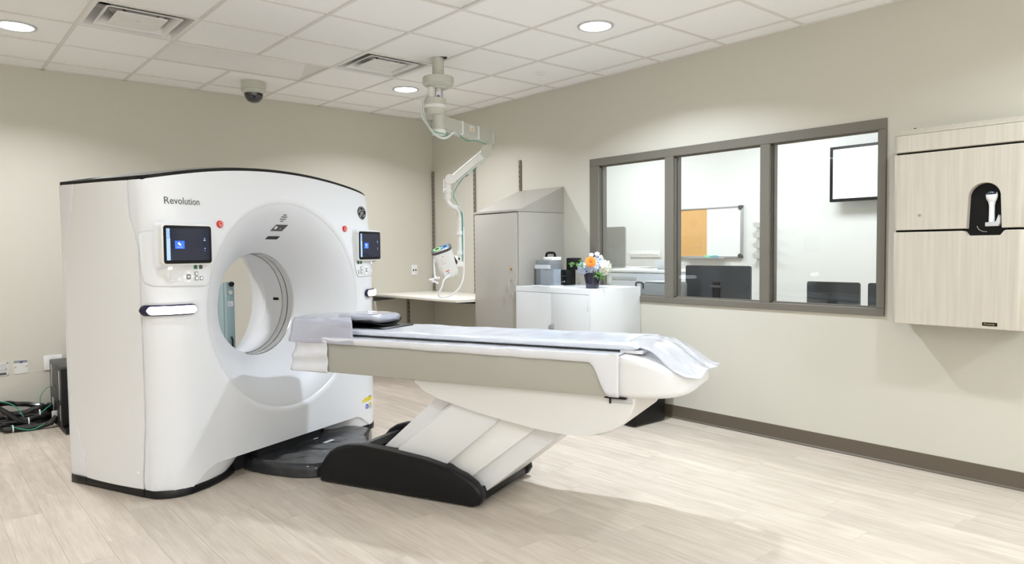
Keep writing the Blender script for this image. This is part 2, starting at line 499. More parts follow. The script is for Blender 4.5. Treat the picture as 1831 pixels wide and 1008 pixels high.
# ceiling: plenum deck, tee rails, lay-in tiles
ceiling = struct('ceiling', MB().box(X0, Y0, H + .26, .0, 0, H + .30), PLENUM, smooth=False)
struct('trim_2', MB().box(.12, -7.0, H, 2.5, .6, H + .05), CEILM, smooth=False)['kind'] = 'structure'
def par(o, p):
    o.parent = p; o.matrix_parent_inverse = world_of(p).inverted()
NI, NJ = 13, 15
skip = {(5, 2), (2, 2), (3, 1), (4, 1), (3, 5), (4, 5)}
def cell_rect(i, j):
    xa = -(AX + i * TS) if i >= 0 else 0.0
    xb = -(AX + (i + 1) * TS)
    ya = -(BY + j * TS) if j >= 0 else 0.0
    yb = -(BY + (j + 1) * TS)
    return max(xb, X0), max(yb, Y0), xa, ya
tmesh = {}
for i in range(-1, NI):
    for j in range(-1, NJ):
        if (i, j) in skip: continue
        xa, ya, xb, yb = cell_rect(i, j)
        sx, sy = xb - xa, yb - ya
        if sx < .02 or sy < .02: continue
        key = (round(sx, 3), round(sy, 3))
        if key not in tmesh:
            t = MB()
            if i == -1 or j == -1 or sx < .6 or sy < .6:
                t.box(-sx / 2 + .001, -sy / 2 + .001, 0.004, sx / 2 - .001, sy / 2 - .001, .018)
            else:
                t.box(-sx / 2 + .002, -sy / 2 + .002, 0.004, sx / 2 - .002, sy / 2 - .002, .018, 0.0012, 1)
            bmesh.ops.recalc_face_normals(t.bm, faces=t.bm.faces)
            me = bpy.data.meshes.new('ceiling_tile'); t.bm.to_mesh(me); me.materials.append(CEILM); tmesh[key] = me
        o = bpy.data.objects.new('ceiling_tile', tmesh[key]); COL.objects.link(o)
        par(o, ceiling); o.location = ((xa + xb) / 2, (ya + yb) / 2, H)
for i in range(0, NI):
    x = -(AX + i * TS)
    if x < X0: continue
    segs = [(Y0, 0)]
    if i == 4: segs = [(Y0, -(BY + 6 * TS)), (-(BY + 5 * TS), -(BY + 2 * TS)), (-(BY + 1 * TS), 0)]
    for a, c in segs:
        par_o = obj('ceiling_rail', MB().box(x - .012, a, H - .001, x + .012, c, H + .003), RAILM, ceiling, smooth=False)
for j in range(0, NJ):
    y = -(BY + j * TS)
    if y < Y0: continue
    obj('ceiling_rail', MB().box(X0, y - .011, H - .0016, 0, y + .011, H + .0034), RAILM, ceiling, smooth=False)
obj('edge_rail', MB().box(X0, -.02, H - .001, 0, 0, H + .003), RAILM, ceiling, smooth=False)
obj('edge_rail', MB().box(-.02, Y0, H - .001, 0, 0, H + .003), RAILM, ceiling, smooth=False)

# window_1: taupe steel frame with three panes
win = bpy.data.objects.new('window_1', None); COL.objects.link(win); win.location = (0, (WY0 + WY1) / 2, WZ0); win['kind'] = 'structure'
FO = (-5.133, -2.549, .943, 2.205)        # outer face frame Y0,Y1,Z0,Z1
panes = [(-3.393, -2.659), (-4.252, -3.478), (-5.082, -4.328)]
PZ0, PZ1 = .992, 2.138
fx0, fx1 = -.014, .10
f = MB().box(fx0, FO[0], PZ1, fx1, FO[1], FO[3], .003, 1); obj('window_frame', f, FRAMEM, win)
f = MB().box(fx0, FO[0], FO[2], fx1, FO[1], PZ0, .003, 1); obj('window_frame', f, FRAMEM, win)
f = MB().box(fx0, FO[0], PZ0, fx1, panes[2][0], PZ1, .003, 1); obj('window_frame', f, FRAMEM, win)
f = MB().box(fx0, panes[0][1], PZ0, fx1, FO[1], PZ1, .003, 1); obj('window_frame', f, FRAMEM, win)
obj('mullion', MB().box(fx0, -3.478, PZ0, fx1, -3.393, PZ1, .003, 1), FRAMEM, win)
obj('mullion', MB().box(fx0, -4.328, PZ0, fx1, -4.252, PZ1, .003, 1), FRAMEM, win)
for (a, c) in panes:
    p = obj('window_pane', MB().box(.030, a + .004, PZ0 + .004, .036, c - .004, PZ1 - .004), GLASS, win, smooth=False)
    g = MB()
    for (ya, yb, za, zb) in ((a, a + .012, PZ0, PZ1), (c - .012, c, PZ0, PZ1), (a, c, PZ0, PZ0 + .012), (a, c, PZ1 - .012, PZ1)):
        g.box(.016, ya, za, .029, yb, zb)
    obj('glazing_bead', g, FRAMEM, p, smooth=False)
    g = MB()
    for (ya, yb, za, zb) in ((a + .012, a + .016, PZ0 + .012, PZ1 - .012), (c - .016, c - .012, PZ0 + .012, PZ1 - .012)):
        g.box(.020, ya, za, .0295, yb, zb)
    obj('gasket', g, GASKET, p, smooth=False)

# ------------------------------------------------------------------ ceiling fittings
DL_LABEL = {(1, 1): 'round lit recessed downlight just left of the ceiling-hung injector arm', (1, 5): 'round lit recessed downlight above the control room window',
            (6, 1): 'round lit recessed downlight at the top left beside the square air vent'}
for (i, j) in DOWN:
    x, y = cell(i, j)
    lab = DL_LABEL.get((i, j), 'round lit downlight %s, %s' % ({1: 'at the back of the room', 5: 'level with the window', 9: 'over the camera', 13: 'in the unseen fill row added behind the camera'}[j], {1: 'nearest the window wall', 6: 'mid room', 11: 'by the far left wall'}[i]))
    t = thing('ceiling_downlight', lab, 'ceiling light', (x, y, H), group='round recessed downlights')
    obj('trim_ring', MB().lathe([(.125, 0.003), (.125, -.003), (.118, -.006), (.106, -.004), (.103, 0.003)], 40, (x, y, H)), LGREY, t)
    obj('lens', MB().lathe([(.001, -.0025), (.104, -.0025), (.104, .003), (.001, .003)], 40, (x, y, H)), LEDW, t)

def diffuser(i, j, label):
    x, y = cell(i, j)
    t = thing('ceiling_vent', label, 'air vent', (x, y, H), group='square ceiling air diffusers')
    def cone(ro, zo, ri, zi, th=.003):
        m = MB()
        def sq(r, z, rr):
            return [(x + a, y + b, z) for a, b in rrect(-r, -r, r, r, rr, 3)]
        m.loft([sq(ro, zo, .012), sq(ri, zi, .02)], cap=False)
        return m
    # outer flange and throat
    fl = MB()
    fl.loft([[(x + a, y + b, H + zz) for a, b in rrect(-r, -r, r, r, .012, 3)] for r, zz in ((.302, .004), (.302, -.001), (.280, -.001), (.268, .05), (.25, .12), (.19, .13))], cap=False)
    obj('flange', fl, WHITE, t, solid=.002)
    obj('duct_collar', MB().lathe([(.19, .13), (.17, .15), (.17, .24), (.001, .24)], 28, (x, y, H)), DGREY, t)
    c1 = MB().loft([[(x + a, y + b, H + zz) for a, b in rrect(-r, -r, r, r, .015, 3)] for r, zz in ((.226, .004), (.223, .000), (.214, .002), (.165, .060))], cap=False)
    obj('blade', c1, WHITE, t, solid=.002)
    c2 = MB().loft([[(x + a, y + b, H + zz) for a, b in rrect(-r, -r, r, r, .012, 3)] for r, zz in ((.15, .004), (.145, .0), (.02, .004), (.01, .004))], cap=True)
    obj('centre_plate', c2, WHITE, t, solid=.002)
    for a in (45, 135, 225, 315):
        d = Vector((math.cos(math.radians(a)), math.sin(math.radians(a)), 0))
        obj('bracket', MB().obox(Vector((x, y, H + .006)) + d * .12, Vector((x, y, H + .10)) + d * .22, .02, .002), STEEL, t)
diffuser(5, 2, 'large square louvred air vent at the top left of the ceiling')
diffuser(2, 2, 'square louvred air vent beside the injector ceiling column')

def troffer(i0, i1, j, label):
    xb = -(AX + i0 * TS); xa = -(AX + (i1 + 1) * TS); yb = -(BY + j * TS); ya = yb - TS
    t = thing('ceiling_troffer', label, 'ceiling light', ((xa + xb) / 2, (ya + yb) / 2, H))
    m = MB()
    xs = [(xa + .004, 0), (xa + .08, .07), (xb - .08, .07), (xb - .004, 0)]
    ys = [ya + .004, ya + .17, ya + .20, yb - .20, yb - .17, yb - .004]
    # housing with sloped ends
    ring = [(xa + .003, ya + .003), (xb - .003, ya + .003), (xb - .003, yb - .003), (xa + .003, yb - .003)]
    ins = [(xa + .09, ya + .05), (xb - .09, ya + .05), (xb - .09, yb - .31), (xa + .09, yb - .31)]
    m.loft([[(p[0], p[1], H + .001) for p in ring], [(p[0], p[1], H + .004) for p in ring], [(p[0], p[1], H + .065) for p in ins]], cap=False)
    obj('housing', m, WHITE, t, ang=10)
    obj('diffuser', MB().box(ins[0][0] + .001, ins[0][1] + .001, H + .0655, ins[1][0] - .001, ins[2][1] - .001, H + .070), CEILM, t)
troffer(3, 4, 1, 'unlit rectangular light panel in the ceiling above the dome camera')
troffer(3, 4, 5, 'unlit rectangular light panel cut off by the top edge of the photo')

x, y = -0.522, -2.459
tag(obj('sprinkler_cover', MB().lathe([(.001, -.008), (.036, -.008), (.043, -.004), (.045, 0.002), (.001, .002)], 28, (x, y, H)), WHITE), 'small round white sprinkler cover plate on a ceiling tile', 'sprinkler')

x, y = cell(3, 0)
t = thing('dome_camera', 'white ceiling dome camera with dark smoked glass', 'security camera', (x, y, H))
obj('housing', MB().lathe([(.001, .002), (.105, .002), (.107, -.05), (.100, -.062), (.108, -.07), (.106, -.08), (.085, -.098), (.08, -.10), (.001, -.10)], 36, (x, y, H)), INJ, t)
obj('dome', MB().lathe([(.082, -.098), (.080, -.115), (.070, -.145), (.05, -.168), (.025, -.178), (.001, -.181)], 32, (x, y, H)), DOMEB, t)
for k in range(4):
    a = k * PI / 2 + .3
    obj('screw', MB().lathe([(.001, 0), (.005, 0), (.005, .004), (.001, .004)], 10, (x + .107 * math.cos(a), y + .107 * math.sin(a), H - .077)), MGREY, t)

# ------------------------------------------------------------------ CT gantry (local frame: x right, y away from the table, origin under the bore front)
TH = 0.404
GO = Vector((-2.811, -2.471, 0))
GM = Matrix.Translation(GO) @ Matrix.Rotation(TH, 4, 'Z')
def gobj(name, mb, m, parent, **k):
    mb.xf(GM)
    return obj(name, mb, m, parent, **k)
def interp(tab, z):
    if z <= tab[0][0]: return tab[0][1]
    for (a, va), (b_, vb) in zip(tab, tab[1:]):
        if z <= b_:
            t = (z - a) / (b_ - a); t = t * t * (3 - 2 * t)
            return va + (vb - va) * t
    return tab[-1][1]
SEAM_F = [(0.03, .212), (.09, .216), (.25, .20), (.415, .182), (.587, .178), (1.2, .18), (1.40, .182), (1.50, .215), (1.60, .255), (1.8, .262)]
SEAM_R = [(0.04, .735), (.17, .747), (.30, .797), (.437, .845), (.62, .868), (1.0, .872), (1.42, .855), (1.52, .82), (1.67, .775), (1.8, .755)]
ZC = 1.034
def zmax(x): return 1.912 - .118 * x * x
def hw(z): return .974 + .012 * max(0, (z - .2)) / 1.6
def sst(a, b_, x):
    t = min(1, max(0, (x - a) / (b_ - a))); return t * t * (3 - 2 * t)
def zb(x): return .04 + .098 * (1 - sst(.66, .82, abs(x)))
def frontY(x, z):
    lean = .055 * max(0, (z - 1.15) / .75) ** 1.6
    t = min(1, max(0, (abs(x) - .62) / (hw(z) - .62)))
    return lean + .165 * (1 - (1 - t ** 3.6) ** .5)
def edge_rho(phi):
    c, s = math.cos(phi), math.sin(phi); lo, hi = .36, 1.6
    for _ in range(40):
        m = (lo + hi) / 2; x, z = m * c, ZC + m * s
        if abs(x) < hw(z) and z < zmax(x) and z > zb(x): lo = m
        else: hi = m
    return lo
angs = [2 * PI * k / 220 for k in range(220)]
for sx in (1, -1):
    for (px, pz) in ((hw(1.8), zmax(hw(1.8))), (hw(.04), .04)):
        a = math.atan2(pz - ZC, sx * px) % (2 * PI)
        k = min(range(len(angs)), key=lambda q: abs(angs[q] - a)); angs[k] = a
angs.sort()
RF, RB, YB = .675, .352, .32
def funnel_y(r):
    s = (RF - r) / (RF - RB); return (YB - .013) * s ** 1.5 + .013
gantry = thing('ct_scanner_gantry', 'large white ring-shaped scanner gantry with two touch displays and a round bore', 'scanner', GO, TH)
# front cover
loops = []
NR = 34
for ir in range(NR + 4):
    l = []
    for a in angs:
        rho = edge_rho(a) if ir == 0 and len(loops) == 0 else None
    loops.append(l)
loops = []
EDG = [edge_rho(a) for a in angs]
for ir in range(NR + 1):
    s = 1 - (1 - ir / NR) ** 1.9
    l = []
    for a, e in zip(angs, EDG):
        rho = RF + .034 + (e - RF - .034) * s
        x, z = rho * math.cos(a), ZC + rho * math.sin(a)
        l.append((x, frontY(x, z), z))
    loops.append(l)
# wrap back to the seam on the sides, a short return elsewhere
def ext(k):
    l = []
    for a, e in zip(angs, EDG):
        x, z = e * math.cos(a), ZC + e * math.sin(a)
        y = frontY(x, z)
        side = abs(x) > hw(z) - .02 and z > zb(x) + .001
        tgt = interp(SEAM_F, z) if (side or z > 1.2) else y + .04
        tgt = max(tgt, y + .005)
        l.append((x, y + (tgt - y) * k, z))
    return l
loops.append(ext(.12)); loops.append(ext(.93))
# chamfer inwards at the seam
l = []
for (x, y, z) in ext(1.0):
    d = Vector((x, 0, z - ZC)).normalized() * .009
    l.append((x - d.x, y, z - d.z))
loops.append(l)
# rim fold into the funnel
def rimring(r, dy): return [(r * math.cos(a), frontY(r * math.cos(a), ZC + r * math.sin(a)) + dy, ZC + r * math.sin(a)) for a in angs]
m_ = MB(); m_.loft([rimring(RF, .016), rimring(RF + .003, .0115), rimring(RF + .014, .0055), rimring(RF + .026, .0012)] + loops, cap=False)
gobj('front_cover', m_, SHELL, gantry, ang=38)
# funnel
loops = []
for k in range(25):
    r = RF - (RF - RB) * k / 24
    l = []
    for a in angs:
        x, z = r * math.cos(a), ZC + r * math.sin(a)
        fy = frontY(RF * math.cos(a), ZC + RF * math.sin(a)) + .003
        l.append((x, fy * (1 - k / 24) + funnel_y(r), z))
    loops.append(l)
gobj('funnel', MB().loft(loops, cap=False), FUNNEL, gantry, ang=50)
# bore: clear ring with dark slice line, liner, rear flare
def ring(y0, y1, r0, r1, n=72, seg=1):
    return MB().lathe([(r0 + (r1 - r0) * k / seg, y0 + (y1 - y0) * k / seg) for k in range(seg + 1)], n, (0, 0, ZC), 'y')
def openring(y0, y1, r0, r1, n=96):
    m = MB(); m.loft([[(r * math.cos(2 * PI * i / n), y, ZC + r * math.sin(2 * PI * i / n)) for i in range(n)] for r, y in ((r0, y0), (r1, y1))], cap=False); return m
gobj('bore_ring', openring(YB, .329, .352, .347), STEEL, gantry)
gobj('bore_ring', openring(.329, .378, .3485, .3485), CLEAR, gantry)
gobj('slice_gap', openring(.378, .386, .3525, .3525), BLACK, gantry)
gobj('bore_ring', openring(.386, .432, .3485, .3485), CLEAR, gantry)
gobj('bore_ring', openring(.432, .440, .346, .35), STEEL, gantry)
gobj('bore_liner', openring(.326, .438, .364, .364), WHITE, gantry)
gobj('bore_liner', openring(.440, .60, .350, .352), FUNNEL, gantry)
loops = []
for k in range(13):
    t = k / 12; r = .352 + .17 * t ** 1.3; y = .60 + .315 * (1 - (1 - t) ** 1.25)
    loops.append([(r * math.cos(a), y, ZC + r * math.sin(a)) for a in angs])
gobj('rear_funnel', MB().loft(loops, cap=False), SHELL, gantry, ang=50)
# laser marker port seen inside the bore on the right
p = MB().prism(rrect(.44, 1.035, .49, 1.055, .009), -.003, .003, 'x'); 
m_ = MB().box(.3465, .47, 1.032, .3525, .525, 1.052, .003, 1); gobj('laser_port', m_, BLACK, gantry)
m_ = MB().box(.3455, .463, 1.035, .3515, .469, 1.049); gobj('laser_port', m_, BRASS, gantry)

# side covers
for sx in (-1, 1):
    def fn(u, v, sx=sx):
        z = .045 + (zmax(hw(1.8)) - .045) * v
        a, b_ = interp(SEAM_F, z) + .007, interp(SEAM_R, z) - .005
        e = min(u, 1 - u)
        x = hw(z) + .002 + .010 * math.sin(PI * u) - (.010 if e < .001 else 0.0)
        return (sx * x, a + (b_ - a) * u, z)
    def fu(u, v, fn=fn):
        us = [0, .004, .012, .1, .2, .3, .4, .5, .6, .7, .8, .9, .988, .996, 1]
        i = round(u * 14); return fn(us[i], v)
    gobj('side_cover', MB().grid(fu, 14, 60), SIDEM, gantry, ang=45)
# inner dark chassis closing the seams
m_ = MB()
prof = [(-.955, .05), (.955, .05), (.955, 1.76), (.6, 1.85), (0, 1.89), (-.6, 1.85), (-.955, 1.76)]
def octa(y, hwid):
    return [(max(-hwid, min(hwid, a)), y, z) for a, z in prof]
for sx in (-1, 1):
    gobj('chassis_plate', MB().box(sx * .93, .205, .05, sx * .955, .75, 1.74), MGREY, gantry)
gobj('chassis_void', MB().box(-.30, .04, .02, .30, .10, .136).box(-.70, .12, .01, -.28, .16, .15).box(.28, .12, .01, .70, .16, .15).box(-.7, .30, .005, .7, .85, .30), DARK, gantry)
# rear cover
loops = []
for sgn in (0,):
    pass
def edge2(phi):
    c, s = math.cos(phi), math.sin(phi); lo, hi = .36, 1.6
    for _ in range(40):
        m = (lo + hi) / 2; x, z = m * c, ZC + m * s
        if abs(x) < hw(z) and z < zmax(x) and z > .045: lo = m
        else: hi = m
    return lo
E2 = [edge2(a) for a in angs]
def rl(fn):
    return [fn(e * math.cos(a), ZC + e * math.sin(a), a, e) for a, e in zip(angs, E2)]
def seamr(x, z, a, e):
    return (x - math.cos(a) * .008, interp(SEAM_R, z), z - math.sin(a) * .008)
lo = [rl(seamr), rl(lambda x, z, a, e: (x, interp(SEAM_R, z) + .004, z)), rl(lambda x, z, a, e: (x, max(.875, interp(SEAM_R, z) + .006), z))]
for t in (.3, .6, 1.0):
    lo.append(rl(lambda x, z, a, e, t=t: (x - math.cos(a) * .07 * (1 - math.cos(t * PI / 2)), .875 + .05 * math.sin(t * PI / 2), z - math.sin(a) * .07 * (1 - math.cos(t * PI / 2)))))
lo.append([(.53 * math.cos(a), .925, ZC + .53 * math.sin(a)) for a in angs])
lo.append([(.522 * math.cos(a), .915, ZC + .522 * math.sin(a)) for a in angs])
gobj('rear_cover', MB().loft(lo, cap=False), SHELL, gantry, ang=38)

# top: black rim, grey lid
def topb(u, v, dz, ins):
    x = (-1 + 2 * u) * (hw(1.8) - ins)
    y0 = frontY(x, zmax(x)) + ins * .8
    y1 = .90
    y = y0 + (y1 - y0) * v
    return (x, y, zmax(x) + dz)
rim = MB()
def rimloop(dz, ins):
    pts = [topb(i / 60, 0, dz, ins) for i in range(61)] + [topb(1, j / 8, dz, ins) for j in range(1, 9)] + [topb(1 - i / 60, 1, dz, ins) for i in range(1, 61)] + [topb(0, 1 - j / 8, dz, ins) for j in range(1, 8)]
    return pts
rim.loft([rimloop(-.012, .012), rimloop(.019, .014), rimloop(.019, .05), rimloop(-.0, .055)], cap=False)
gobj('top_rim', rim, SKIRT, gantry, ang=38)
gobj('top_lid', MB().grid(lambda u, v: (lambda p: (p[0], p[1], p[2] + .036 * max(0, math.sin(PI * u)) ** .8 * min(1, 4 * v) * min(1, 6 * (1 - v))))(topb(u, v, .009, .045)), 40, 14), LIDG, gantry, ang=50)
# cover the open strip between shell and lid
gobj('top_deck', MB().grid(lambda u, v: topb(u, v, -.006, .006), 40, 4), SHELL, gantry, ang=50)

# skirt: black kick strip following the plan outline
def plan(x, z=.04): return frontY(x, z)
def skirt_path(sx):
    P = [(sx * x, plan(x) + .004 + .016 * (1 - sst(.70, .84, x))) for x in (.70, .74, .78, .82, .86, .90, .93, .95, .965, .972)]
    P = [(sx * .33, .45), (sx * .335, .30), (sx * .36, .17), (sx * .44, .105), (sx * .54, .062), (sx * .62, .038)] + P
    P += [(sx * .974, y) for y in (.20, .205)]
    return P
def strip(path, z0, z1, out, sx):
    m = MB(); n = len(path); L = []
    for k, (x, y) in enumerate(path):
        a = Vector(path[max(0, k - 1)]); b_ = Vector(path[min(n - 1, k + 1)]); d = (b_ - a).normalized()
        nrm = Vector((d.y, -d.x)) * sx
        o1 = Vector((x, y)) + nrm * out; o0 = Vector((x, y)) - nrm * .02
        L.append([(o0.x, o0.y, z0), (o1.x, o1.y, z0), (o1.x, o1.y, z1 - .004), (o1.x - nrm.x * .004, o1.y - nrm.y * .004, z1), (o0.x, o0.y, z1)])
    m.loft(L); return m
for sx in (-1, 1):
    gobj('kick_strip', strip(skirt_path(sx), .003, .046, .006, sx), SKIRT, gantry, ang=45)
    gobj('kick_strip', strip([(sx * .976, y) for y in (.209, .4, .6, .728)], .003, .046, .006, sx), SKIRT, gantry, ang=45)
    gobj('kick_strip', strip([(sx * .976, y) for y in (.732, .8, .87)] + [(sx * .95, .91), (sx * .90, .925), (sx * .3, .925)], .003, .046, .006, sx), SKIRT, gantry, ang=45)
    # undercut toe panel between the crease and the kick strip
    sk = skirt_path(sx)[:12][::-1]
    def toe(u, v, sx=sx):
        t = u * 11; i = min(10, int(t)); q = t - i
        bx = sk[i][0] + (sk[i + 1][0] - sk[i][0]) * q; by = sk[i][1] + (sk[i + 1][1] - sk[i][1]) * q
        txs = [.89, .85, .81, .77, .73, .69, .62, .555, .49, .45, .43, .42]; tx = sx * (txs[i] + (txs[i + 1] - txs[i]) * q); ty = frontY(tx, .13) + .006
        # the panel climbs away from the floor towards the centre opening
        zt = zb(tx) + .008
        lift = .044 + (zt - .044) * sst(.60, 1.0, u)
        return (bx + (tx - bx) * v, by + (ty - by) * v, lift + (zt - lift) * v)
    gobj('toe_panel', MB().grid(toe, 40, 6), SHELL, gantry, ang=60)
    # black edge lining of the opening
    L = []
    for k in range(21):
        p0 = toe(.50 + .50 * k / 20, 0); p1 = (p0[0], p0[1] + .03, p0[2])
        L.append([(p0[0], p0[1] - .006, .003), (p0[0], p0[1] - .006, max(.012, p0[2] + .002)), (p0[0], p0[1] + .03, max(.012, p0[2] + .002)), (p0[0], p0[1] + .03, .003)])
    gobj('opening_lining', MB().loft(L), SKIRT, gantry, ang=60)

# shell screws
for sx in (-1, 1):
    for (yy, zz) in ((.262, .132), (.715, .138)):
        gobj('screw_cap', MB().lathe([(.001, 0), (.012, 0), (.010, .004), (.001, .005)], 14, (sx * (hw(zz) + .004), yy, zz), 'x') if sx > 0 else
             MB().lathe([(.001, 0), (.012, 0), (.010, -.004), (.001, -.005)], 14, (sx * (hw(zz) + .004), yy, zz), 'x'), WHITE, gantry)

# display units
for sx in (-1, 1):
    xi, xo, zt, zl = .674, .968, 1.540, 1.328
    yaw_d = .027 / .293
    # frame basis: ex along the display (from inner/left edge), normal toward viewer
    if sx < 0: org, ex = Vector((-xo, .006, 0)), Vector((.293, -.027, 0))
    else: org, ex = Vector((xi, -.021, 0)), Vector((.293, .027, 0))
    DB = basis(org, ex, (0, 0, 1))     # x along width, y up (z world), z = toward viewer (-y local)
    W = .294
    def dob(name, poly, a, c, m, par_, bev=0.0):
        mb = MB().prism(poly, a, c, 'z', bev); mb.xf(GM @ DB); return obj(name, mb, m, par_)
    disp = dob('display', rrect(-.010, zl - .010, W + .010, zt + .009, .020), -.03, .006, WHITE, gantry, .005)
    dob('bezel', rrect(0, zl, W, zt, .014), .0065, .011, BLACK, disp, .001)
    dob('screen', rrect(.014, zl + .018, W - .014, zt - .016, .004), .0112, .0118, SCREEN, disp)
    dob('screen_sidebar', rrect(.014, zl + .019, .036, zt - .070, .001), .012, .0123, SLIGHT, disp)
    for q in range(3):
        dob('screen_icon', rrect(.014, zt - .068 + q * .0175, .034, zt - .052 + q * .0175, .001), .012, .0123, SLIGHT, disp)
        dob('screen_mark', rrect(.021, zt - .063 + q * .0175, .027, zt - .057 + q * .0175, .002), .0124, .0126, SBLUE, disp)
    dob('screen_tile', rrect(.064, zl + .083, .122, zl + .127, .001), .012, .0123, SBLUE, disp)
    dob('screen_mark', rrect(.083, zl + .107, .093, zl + .118, .003), .0124, .0126, SWHITE, disp)
    dob('screen_mark', rrect(.090, zl + .101, .101, zl + .110, .004), .0124, .0126, SWHITE, disp)
    dob('screen_mark', rrect(.074, zl + .0905, .110, zl + .0935, .001), .0124, .0126, SLIGHT, disp)
    for (a, c_, e_, g_) in ((.246, .139, .252, .144), (.242, .129, .256, .133), (.247, .082, .254, .087), (.248, .070, .252, .0735)):
        dob('screen_mark', rrect(a, zl + c_, e_, zl + g_, .0008), .0120, .0122, SLIGHT, disp)
    # bulge joining display to the shell
    wb_ = MB(); 
    def rr(z_, g, zz0): return [(a, b_, z_) for a, b_ in rrect(-g, zz0, W + g, zt + g, .02)]
    wb_.loft([rr(-.005, .004, zl - .004), rr(-.055, .018, zl - .03)]); wb_.xf(GM @ DB)
    obj('display_housing', wb_, SHELL, disp)
    # keypad plate following the shell, slightly proud, with buttons
    def P(u, w_, off=.0):
        """u: metres from the outer side of the plate; w_: height"""
        x = -1.0 + u if sx < 0 else .655 + u
        z = w_
        y = frontY(x, z)
        # normal by differences
        dx = (frontY(x + .004, z) - frontY(x - .004, z)) / .008
        nn = Vector((dx, -1, 0)).normalized()
        return Vector((x, y, z)) + nn * off
    def plate(poly, off0, off1, m, name, par_, n_=1):
        mb = MB(); L = [[P(a, b_, off0) for a, b_ in poly], [P(a, b_, off1) for a, b_ in poly]]
        mb.loft(L); return gobj(name, mb, m, par_)
    pw = .345
    outl = [(0.0 + .002, 1.52), (.0, 1.25)]
    def panel_poly(ins):
        if sx < 0:
            c = [(.010, 1.512), (.02, 1.205), (.32, 1.195), (.345, 1.27), (.352, 1.512)]
        else:
            c = [(-.005, 1.512), (-.002, 1.30), (.03, 1.195), (.300, 1.205), (.31, 1.512)]
        return c
    c = panel_poly(0)
    # dense rounded outline
    def dense(c, r=.03, st=.02):
        out = []; n = len(c)
        for i in range(n):
            p, q, s_ = Vector(c[i - 1]), Vector(c[i]), Vector(c[(i + 1) % n])
            a, b_ = (p - q).normalized(), (s_ - q).normalized()
            A, B = q + a * r, q + b_ * r
            prevB = out[-1] if out else None
            for k in range(6):
                t = k / 5; out.append((A * (1 - t) + q * t) * (1 - t) + (q * (1 - t) + B * t) * t)
        res = []
        for i in range(len(out)):
            a, b_ = out[i], out[(i + 1) % len(out)]; k = max(1, int((b_ - a).length / st))
            for q in range(k): res.append(a + (b_ - a) * q / k)
        return [(v[0], v[1]) for v in res]
    D = dense(c)
    cx0 = sum(p[0] for p in D) / len(D); cz0 = sum(p[1] for p in D) / len(D)
    L = []
    for ins, off in ((1.0, -.004), (1.0, .0032), (.985, .0042), (.8, .0042), (.6, .0042), (.4, .0042), (.2, .0042), (.01, .0042)):
        L.append([P(cx0 + (a - cx0) * ins, cz0 + (b_ - cz0) * ins, off) for a, b_ in D])
    keypad = gobj('keypad', MB().loft(L), SHELL, gantry, ang=40)
    gobj('keypad_edge', MB().tube([P(a, b_, .003) for a, b_ in D + D[:1]], .0016, 6), LGREY, keypad)
    def button(u, z, r, m, square=.45, sz=1.0):
        mb = MB(); poly = rrect(u - r, z - r * sz, u + r, z + r * sz, r * (.95 if square is None else square), 4)
        mb.loft([[P(a, b_, .002) for a, b_ in poly], [P(a, b_, .0065) for a, b_ in poly], [P(u + (a - u) * .8, z + (b_ - z) * .8, .0075) for a, b_ in poly]])
        return gobj('button', mb, m, keypad)
    def mu(u): return u if sx < 0 else u
    if sx < 0:
        K = dict(light=(.100, 1.305), g=(.238, 1.306), d=(.272, 1.306), pad=(.192, 1.252), s1=(.107, 1.237), s2=(.140, 1.238), k1=(.241, 1.268), k2=(.241, 1.241), k3=(.272, 1.241))
    else:
        K = dict(light=(.258, 1.300), g=(.075, 1.306), d=(.042, 1.306), pad=(.140, 1.247), s1=(.200, 1.236), s2=(.236, 1.237), k1=(.077, 1.262), k2=(.046, 1.234), k3=(.078, 1.234))
    button(*K['light'], .0095, SWHITE); button(*K['g'], .0105, GREEN, sz=1.1); button(*K['d'], .0105, DGREY, sz=1.1)
    button(*K['s1'], .0115, WPAPER); button(*K['s2'], .0115, WPAPER)
    for k in ('k1', 'k2', 'k3'):
        b_ = button(*K[k], .0105, MGREY, sz=1.1)
        u_, z_ = K[k]; poly = rrect(u_ - .005, z_ - .006, u_ + .005, z_ + .006, .003, 3)
        mb = MB().loft([[P(a, c_, .0076) for a, c_ in poly], [P(a, c_, .0082) for a, c_ in poly]]); gobj('button', mb, SWHITE, keypad)
    u_, z_ = K['pad']
    poly = rrect(u_ - .034, z_ - .036, u_ + .034, z_ + .036, .028, 6)
    gobj('dial', MB().loft([[P(a, c_, .002) for a, c_ in poly], [P(a, c_, .0062) for a, c_ in poly], [P(u_ + (a - u_) * .93, z_ + (c_ - z_) * .93, .0072) for a, c_ in poly]]), LGREY if False else WHITE, keypad)
    button(u_, z_, .014, MGREY, sz=1.15)
    poly = rrect(u_ - .006, z_ - .0025, u_ + .006, z_ + .0025, .002, 3)
    gobj('dial_mark', MB().loft([[P(a, c_, .0079) for a, c_ in poly], [P(a, c_, .0084) for a, c_ in poly]]), SWHITE, keypad)
    for (du, dz_) in ((0, .026), (0, -.026), (.024, 0), (-.024, 0)):
        tri = [(u_ + du + .006 * math.cos(t + math.atan2(dz_, du)), z_ + dz_ + .006 * math.sin(t + math.atan2(dz_, du))) for t in (0, 2.3, -2.3)]
        gobj('dial_mark', MB().loft([[P(a, c_, .0072) for a, c_ in tri], [P(a, c_, .0078) for a, c_ in tri]]), SWHITE, keypad)
    # emergency stop print
    ux1, zz1 = sx * .569, 1.557
    yy1 = frontY(ux1, zz1)
    gobj('emergency_button', MB().lathe([(.001, -.012), (.018, -.012), (.0215, -.009), (.0225, .004), (.001, .004)], 32, (ux1, yy1, zz1), 'y'), RED, gantry)
